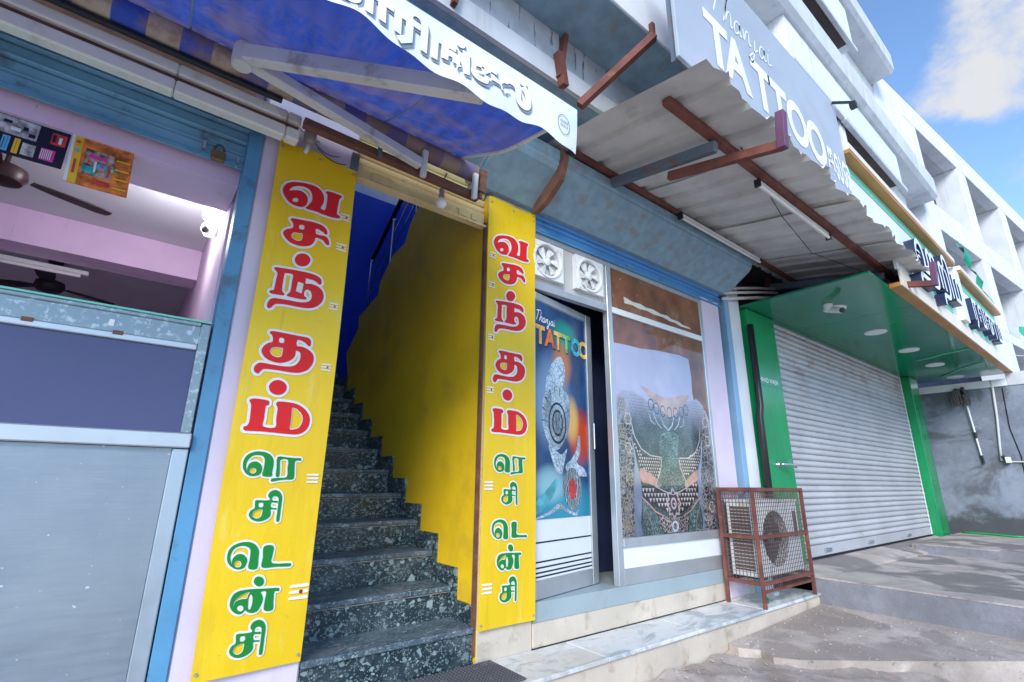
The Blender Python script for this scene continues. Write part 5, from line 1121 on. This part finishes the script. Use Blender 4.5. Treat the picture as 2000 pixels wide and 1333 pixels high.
vs, fs = text_mesh('HAND WASH', .075, .001); mb = MB(); mb.add([(5.52 + a, -.0625, 2.32 + b_) for a, b_ in vs], fs); build('lettering', mb, 'letter_white', gs, recalc=False)
# its closed shutter, slat by slat
sh = thing('rolling_shutter', 'closed white ribbed shutter of the green shop with rust near the top', 'shutter', (8.7, 0, .36))
prof = [(-.004, 0), (.004, .05), (.016, .22), (.020, .42), (.016, .64), (.006, .84), (-.006, .92), (-.006, 1.0)]
one = shutter_strip('slat', 6.092, 11.358, [(.52, .52 + .0705)], .03, prof, 'shutter_white', sh)[0]
for i in range(1, 36): inst(one, sh, (random.uniform(-.004, .004), random.uniform(-.003, .003), .0745 * i + random.uniform(-.0010, .0010)))
build('bottom_plate', B(6.092, 11.358, .012, .035, .40, .518), 'shutter_white', sh, bevel=.003); build('bottom_seal', B(6.092, 11.358, .014, .04, .375, .399), 'black', sh)
build('shutter_back', B(6.092, 11.358, .046, .06, .4, 3.169), 'groove_dark', sh)
for x in (6.75, 8.2, 9.9): build('pull_handle', MB().box(x, x + .20, -.004, .012, .435, .475).bar((x + .05, -.012, .46), (x + .15, -.012, .46), .012, .012), 'steel', sh, bevel=.003)
for x in (6.12, 11.30): build('edge_channel', B(x - .027, x + .01, .005, .012, .4, 3.168), 'white_plastic', sh)
tp = thing('water_tap', 'steel water tap on the green pilaster', 'tap', (5.7, -.1, 1.38))
build('flange', MB().lathe((5.68, -.0625, 1.405), [(.035, 0), (.03, -.012), (.012, -.016)], 16, 'y'), 'chrome', tp, smooth=.7)
build('body', MB().tube([(5.68, -.07, 1.405), (5.70, -.12, 1.41), (5.80, -.16, 1.41), (5.86, -.17, 1.40), (5.87, -.17, 1.375)], .014, 10), 'chrome', tp, smooth=1)
build('lever', MB().bar((5.78, -.155, 1.415), (5.78, -.155, 1.455), .012, .012).bar((5.76, -.155, 1.458), (5.81, -.155, 1.458), .012, .01), 'chrome', tp)
cc = thing('security_camera', 'white security camera with a round lamp plate on the green soffit', 'camera', (6.06, -.70, 3.0))
build('plate', MB().lathe((6.22, -.70, 3.150), [(.09, 0), (.115, .006), (.12, .0195)], 22), 'white_plastic', cc, smooth=.7)
build('mount', MB().lathe((6.02, -.70, 3.10), [(.045, 0), (.05, .03), (.05, .069)], 14), 'white_plastic', cc, smooth=.7)
build('body', MB().tube([(6.02, -.72, 3.10), (5.96, -.84, 3.05)], .036, 12), 'white_plastic', cc, smooth=.7)
build('lens', MB().tube([(5.96, -.84, 3.05), (5.953, -.854, 3.044)], .03, 12), 'black_plastic', cc, smooth=.7)
for (x, y0, dx) in ((9.6, -1.28, .35), (10.9, -1.2, .9)):
    cw = MB(); cw.tube([(x, y0, 3.163), (x + dx * .2, y0 + .2, 3.16), (x + dx * .35, y0 + .32, 3.163), (x + dx * .7, y0 + .5, 3.16), (x + dx, y0 + .7, 3.163)], .011, 6)
    tag(build('cable', cw, 'green_pale', smooth=1), 'pale cable stapled across the green soffit ' + ('next to the third downlight' if x < 10 else 'nearest the grey wall'), 'cable')

# ================================================================ GREY WALL AT THE END
wl = thing('boundary_wall', 'stained grey cement wall closing the end of the pavement', 'wall', (12.3, -2, .3))
build('face', B(12.2, 12.38, -5.0, .02, .3, 2.93), 'grey_wall', wl)
build('coping', B(12.17, 12.40, -1.30, .02, 2.931, 3.06), 'white_wall', wl, bevel=.006)
build('coping', B(12.18, 12.40, -5.0, -1.302, 2.931, 3.16), 'slab_grey', wl, bevel=.006)
build('wall_joint', MB().tube([(12.198, -1.22, 2.9), (12.197, -1.18, 2.2), (12.197, -1.23, 1.7), (12.197, -1.20, 1.1), (12.197, -1.24, .5)], .008, 5), 'black', wl)
mo = thing('mop', 'mop with a grey head hanging head up on the grey wall', 'mop', (12.15, -.7, 1.6))
build('handle', MB().tube([(12.14, -.70, 2.86), (12.16, -.722, 2.15)], .014, 10), 'white_plastic', mo, smooth=.7); build('handle', MB().tube([(12.16, -.7225, 2.04), (12.17, -.732, 1.74)], .014, 10), 'white_plastic', mo, smooth=.7)
build('grip', MB().tube([(12.16, -.722, 2.15), (12.16, -.7225, 2.04)], .019, 10), 'black_plastic', mo, smooth=.7); build('grip', MB().tube([(12.17, -.732, 1.74), (12.175, -.738, 1.60)], .019, 10), 'black_plastic', mo, smooth=.7)
build('clamp', MB().tube([(12.14, -.70, 2.84), (12.14, -.70, 2.98)], .028, 10), 'black_plastic', mo, smooth=.7)
mh = MB()
for i in range(46):
    a = random.uniform(0, 6.28); q = random.uniform(.03, .2); x = 12.10 + .045 * math.cos(a); y = -.64 + .10 * math.sin(a) * 1.2
    mh.tube([(12.13, -.685, 2.93), (x, (y - .69) / 2 + .01, 2.94 + .02 * math.sin(a)), (x, y, 2.84), (x + .01 * math.cos(a * 3), y + .015 * math.sin(a * 5), 2.72 - q * .5)], .009, 5)
build('mop_head', mh, 'mop_grey', mo, smooth=1)
cd_ = thing('wall_conduit', 'white conduit dropping down the grey wall to a small box', 'pipe', (12.17, -1.0, 1.6))
build('pipe', MB().tube([(12.18, -1.10, 3.05), (12.18, -1.10, 2.9), (12.18, -1.06, 2.4), (12.18, -1.0, 1.9), (12.18, -.972, 1.64)], .018, 8), 'pvc', cd_, smooth=1)
build('box', B(12.12, 12.198, -1.10, -1.03, 1.60, 1.70), 'white_plastic', cd_, bevel=.004); build('bracket', B(12.15, 12.198, -1.02, -.985, 1.68, 1.72), 'black', cd_); build('side_pipe', MB().tube([(12.18, -1.10, 1.62), (12.18, -1.9, 1.60)], .013, 8), 'pvc', cd_, smooth=.7)
hp = [(12.0, -.25, .42), (11.95, -.4, .42), (11.9, -.7, .42), (11.75, -.95, .42), (11.8, -1.1, .42)]
tag(build('garden_hose', MB().tube(hp, .016, 8), 'hose_green', smooth=1), 'green hose lying at the foot of the grey wall', 'hose')

# ================================================================ WHITE BUILDING BEYOND
wb = thing('white_building', 'white concrete frame building with open bays beyond the grey wall', 'building', (16, -1, 0))
A2 = R(5); d2x, d2y = math.cos(A2), -math.sin(A2); nx2, ny2 = math.sin(A2), math.cos(A2)
def WB(n, m_, u0, u1, v0, v1, z0, z1, par=None, **k):
    q = lambda u_, v_, z: (12.5 + u_ * d2x + v_ * nx2, -.9 + u_ * d2y + v_ * ny2, z)
    return build(n, MB().hexa([q(u0, v0, z0), q(u1, v0, z0), q(u1, v1, z0), q(u0, v1, z0), q(u0, v0, z1), q(u1, v0, z1), q(u1, v1, z1), q(u0, v1, z1)]), m_, par or wb, **k)
WB('parapet', 'white_wall', -.6, 40, .0, .25, 8.86, 9.46, bevel=.01)
WB('roof_slab', 'slab_grey', -.6, 40, .251, 5, 8.86, 9.05)
for (z0, z1) in ((6.34, 6.95), (4.38, 4.62), (2.2, 2.6)): WB('floor_beam', 'white_wall', .1, 40, .0, .25, z0, z1, bevel=.01)
for z in (6.34, 4.36, 2.2): WB('floor_slab', 'slab_grey', .1, 40, .251, 5, z, z + .2)
for i in range(1, 11):
    u0 = -.65 + 3.32 * i
    for (z0, z1) in ((6.951, 8.859), (4.621, 6.339), (0, 4.379)):
        WB('column', 'white_wall', u0, u0 + .60, .004, .55, z0, z1, bevel=.008)
    WB('sill_panel', 'slab_grey', u0 + .601, u0 + 1.3, .5, .62, 6.952, 7.75)
    WB('bay_wall', 'slab_grey', u0 + .601, u0 + 3.31, .3, .4, 4.622, 5.3)
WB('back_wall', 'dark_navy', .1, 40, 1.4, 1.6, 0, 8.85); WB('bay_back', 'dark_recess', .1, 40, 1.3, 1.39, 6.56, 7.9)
for i in range(1, 11):
    for (z0, z1) in ((7.0, 8.5), (4.7, 6.1)):
        u0 = .65 + 3.32 * i
        for du in (0, .9, 1.8): WB('window_frame', 'rust_brown', u0 - .6 + du, u0 - .54 + du, 1.22, 1.29, z0, z1)
        WB('window_frame', 'rust_brown', u0 - .53, u0 + 1.19, 1.22, 1.29, z1 - .3, z1 - .24)
WB('stair_tower', 'white_wall', -.62, .098, .004, 1.6, 3.3, 8.85)
WB('stair_tower', 'white_wall', -1.9, -.621, .006, 1.6, 7.13, 9.46)
def drape(u_, v_):
    uu = .9 + 1.3 * u_; z = 6.30 - 1.25 * u_ - .25 * v_ + .03 * math.sin(30 * u_ + 9 * v_); vv = -.05 + .05 * math.sin(18 * u_ + 5 * v_)
    return (12.5 + uu * d2x + vv * nx2, -.9 + uu * d2y + vv * ny2, z)
mb = MB(); mb.grid(40, 6, drape); tag(build('green_net', mb, 'net_green', smooth=1, recalc=False), 'green safety net sagging from the first floor of the white building', 'net')
def drape2(u_, v_):
    uu = 4.2 + 1.6 * u_; z = 4.95 - .35 * v_ + .06 * math.sin(9 * u_); vv = -.04 + .04 * math.sin(18 * u_ + 5 * v_)
    return (12.5 + uu * d2x + vv * nx2, -.9 + uu * d2y + vv * ny2, z)
mb = MB(); mb.grid(40, 6, drape2); tag(build('green_net', mb, 'net_green', smooth=1, recalc=False), 'green safety net bunched on the lower balcony of the white building', 'net')
for (a, c, sag, lb) in (((12.2, -1.3, 3.5), (30, -6, 6.2), .3, 'white cable crossing from the green shop fascia to the street'), ((5.1, -.74, 6.9), (5.9, -.74, 5.6), .15, 'loose dark cable hanging down the white upper wall')):
    pts = [tuple(a[i] + (c[i] - a[i]) * t - (sag * 4 * t * (1 - t) if i == 2 else 0) for i in range(3)) for t in [k / 14 for k in range(15)]]
    tag(build('cable', MB().tube(pts, .008, 5), 'pvc' if a[0] > 10 else 'black', smooth=1), lb, 'cable')

# ================================================================ AIR CONDITIONER IN ITS CAGE
cg = thing('wire_cage', 'rusty red wire cage on legs guarding the outdoor air conditioner', 'cage', (4.93, -.21, .2))
x0, x1, y0, y1 = 4.44, 5.42, -.365, -.045; zt, zm, zl = 1.165, .765, .40
e = .028
for (x, y) in ((x0, y0), (x1, y0), (x0, y1), (x1, y1)): build('leg', B(x - e / 2, x + e / 2, y - e / 2, y + e / 2, .2, zt), 'rust_red', cg, bevel=.002)
for z in (zt, zm, zl):
    for y in (y0, y1): build('rail', B(x0 + e / 2 + .0005, x1 - e / 2 - .0005, y - e / 2 + .002, y + e / 2 - .002, z - e, z - .001), 'rust_red', cg)
    for x in (x0, x1): build('rail', B(x - e / 2 + .002, x + e / 2 - .002, y0 + e / 2 + .0005, y1 - e / 2 - .0005, z - e, z - .001), 'rust_red', cg)
build('rail', B(x0 + e / 2 + .001, x1 - e / 2 - .001, y0 - .010, y0 + .010, .315, .335), 'rust_red', cg)
def wires(p, n1_, n2_, name):
    m = MB()
    for i in range(n1_ + 1): t = i / n1_; m.bar(p(t, 0), p(t, 1), .0042, .0042, (.3, .8, .1))
    for j in range(n2_ + 1): t = j / n2_; m.bar(p(0, t), p(1, t), .0042, .0042, (.1, .2, .9))
    o = build(name, m, 'wire', cg, recalc=False); o['kind'] = 'stuff'
for (yy_, s_) in ((y0 + .004, 1), (y1 - .004, -1)): wires(lambda a, b_: (x0 + (x1 - x0) * a, yy_, zl + (zt - zl - .03) * b_), 28, 22, 'wire_mesh')
for xx_ in (x0 + .004, x1 - .004): wires(lambda a, b_: (xx_, y0 + (y1 - y0) * a, zl + (zt - zl - .03) * b_), 10, 22, 'wire_mesh')
wires(lambda a, b_: (x0 + (x1 - x0) * a, y0 + .006, .33 + .05 * b_), 24, 1, 'wire_mesh')
ac = thing('air_conditioner', 'dusty white outdoor air conditioner unit inside the red wire cage', 'air conditioner', (4.95, -.2, .42))
ax0, ax1, ay0, ay1, az0, az1 = 4.50, 5.36, -.325, -.075, .425, 1.035
fc = (4.86, .725); RR = .235
sq = [(ax0, az0), (ax1, az0), (ax1, az1), (ax0, az1)]; ci = [(fc[0] + RR * math.cos(i * math.pi / 16), fc[1] + RR * math.sin(i * math.pi / 16)) for i in range(32)]
m = MB(); m.flat([sq, ci], lambda a, b_: (a, ay0, b_)); k = 32
m.add([(a, ay0, b_) for a, b_ in ci] + [(a, ay0 + .08, b_) for a, b_ in ci], [(i, (i + 1) % k, (i + 1) % k + k, i + k) for i in range(k)])
m.add([(ax0, ay0, az0), (ax1, ay0, az0), (ax1, ay1, az0), (ax0, ay1, az0), (ax0, ay0, az1), (ax1, ay0, az1), (ax1, ay1, az1), (ax0, ay1, az1)], [(0, 3, 2, 1), (4, 5, 6, 7), (1, 2, 6, 5), (2, 3, 7, 6), (3, 0, 4, 7)])
build('casing', m, 'ac_white', ac, recalc=False); build('fan_well', MB().lathe((fc[0], ay0 + .082, fc[1]), [(RR + .001, 0), (RR + .001, .003)], 32, 'y'), 'ac_dark', ac)
for i in range(3):
    a0 = R(120 * i + 20); pl = [(.04, -.5), (.12, -.65), (.21, -.55), (.22, .2), (.12, .35), (.04, .5)]
    pl = [(rr * math.cos(a0 + da), rr * math.sin(a0 + da), da) for rr, da in pl]; n = len(pl)
    m = MB(); m.add([(fc[0] + a, ay0 + .05 + .03 * d_, fc[1] + b_) for a, b_, d_ in pl] + [(fc[0] + a, ay0 + .054 + .03 * d_, fc[1] + b_) for a, b_, d_ in pl], [tuple(range(n)), tuple(range(2 * n - 1, n - 1, -1))] + [(q, (q + 1) % n, (q + 1) % n + n, q + n) for q in range(n)]); build('blade', m, 'black_plastic', ac)
build('hub', MB().lathe((fc[0], ay0 + .04, fc[1]), [(.02, -.01), (.045, 0), (.045, .03)], 16, 'y'), 'grey_board', ac, smooth=.7)
gm = MB()
for i in range(1, 11): rr = RR * i / 10; gm.tube([(fc[0] + rr * math.cos(j * math.pi / 14), ay0 - .003, fc[1] + rr * math.sin(j * math.pi / 14)) for j in range(29)], .002, 4, False)
for i in range(8): a = i * math.pi / 8; gm.bar((fc[0] - RR * math.cos(a), ay0 - .006, fc[1] - RR * math.sin(a)), (fc[0] + RR * math.cos(a), ay0 - .006, fc[1] + RR * math.sin(a)), .003, .003)
build('fan_guard', gm, 'ac_dark', ac, recalc=False)
build('side_grille', B(ax0 - .003, ax0 - .0005, -.29, -.11, .47, 1.0), 'wire', ac)
for i in range(18): build('louvre', B(ax0 - .007, ax0 - .0035, -.288, -.112, .485 + .0285 * i, .492 + .0285 * i), 'grey_board', ac)
build('side_vent', B(5.26, 5.33, ay0 - .003, ay0 - .0005, .72, .95), 'ac_dark', ac); build('top_lid', B(ax0 - .012, ax1 + .012, ay0 - .01, ay1 + .01, az1 + .0005, az1 + .022), 'ac_white', ac, bevel=.005)
for x in (4.56, 5.24): build('foot', B(x, x + .06, -.33, -.08, .4005, .4245), 'black_plastic', ac)
build('drain_hose', MB().tube([(4.75, -.2, .43), (4.75, -.2, .33), (4.74, -.21, .25), (4.72, -.25, .215), (4.66, -.28, .212)], .012, 8), 'green_soffit', ac, smooth=1)

# ================================================================ DOOR MAT
mt = thing('door_mat', 'grey rubber mat with raised round studs at the foot of the stairs', 'mat', (1.6, -.17, .203))
build('pad', B(1.10, 1.88, -.345, -.015, .2025, .211), 'rubber', mt, bevel=.003)
allm = MB()
for i in range(34):
    for j in range(14):
        allm.lathe((1.115 + .0226 * i, -.332 + .0233 * j, .211), [(.009, 0), (.008, .003), (.004, .0045)], 7)
o = build('studs', allm, 'rubber', mt, smooth=1); o['kind'] = 'stuff'

# ================================================================ GRIT AND OVERHEAD WIRES
pb = MB()
for i in range(420):
    x = random.uniform(2.3, 5.5); y = -.40 - random.random() ** 2 * 1.6; rr = random.uniform(.004, .013)
    z = (-.02 + .035 * max(0, min(1, (x - 2.2) / 1.6)) + gz(x, y) + .004) if x < 3.8 else .052 + .03 * (x - 3.9) + .001
    a = random.uniform(0, 6.28); n_ = 5
    vs_ = [(x + rr * random.uniform(.7, 1.2) * math.cos(a + 2 * math.pi * j / n_), y + rr * random.uniform(.7, 1.2) * math.sin(a + 2 * math.pi * j / n_), z) for j in range(n_)] + [(x + rr * .2, y, z + rr * random.uniform(.5, 1))]
    pb.add(vs_, [(j, (j + 1) % n_, n_) for j in range(n_)])
o = tag(build('grit', pb, 'concrete', recalc=False), 'small stones and grit scattered over the broken pavement', 'grit'); o['kind'] = 'stuff'

wires_ = [
          ([(3.0, -1.30, 3.44), (4.2, -1.05, 3.455), (5.2, -.9, 3.48), (6.3, -1.15, 3.43)], 'thin black cable sagging across the underside of the canopy sheets'),
          ([(2.7, -.36, 3.56), (3.3, -.30, 3.53), (4.2, -.30, 3.55), (5.4, -.33, 3.53)], 'thin black cable clipped beside the inner purlin of the canopy')]
for pts, lb in wires_:
    tag(build('cable', MB().tube(pts, .0035, 5), 'black', smooth=1), lb, 'cable')
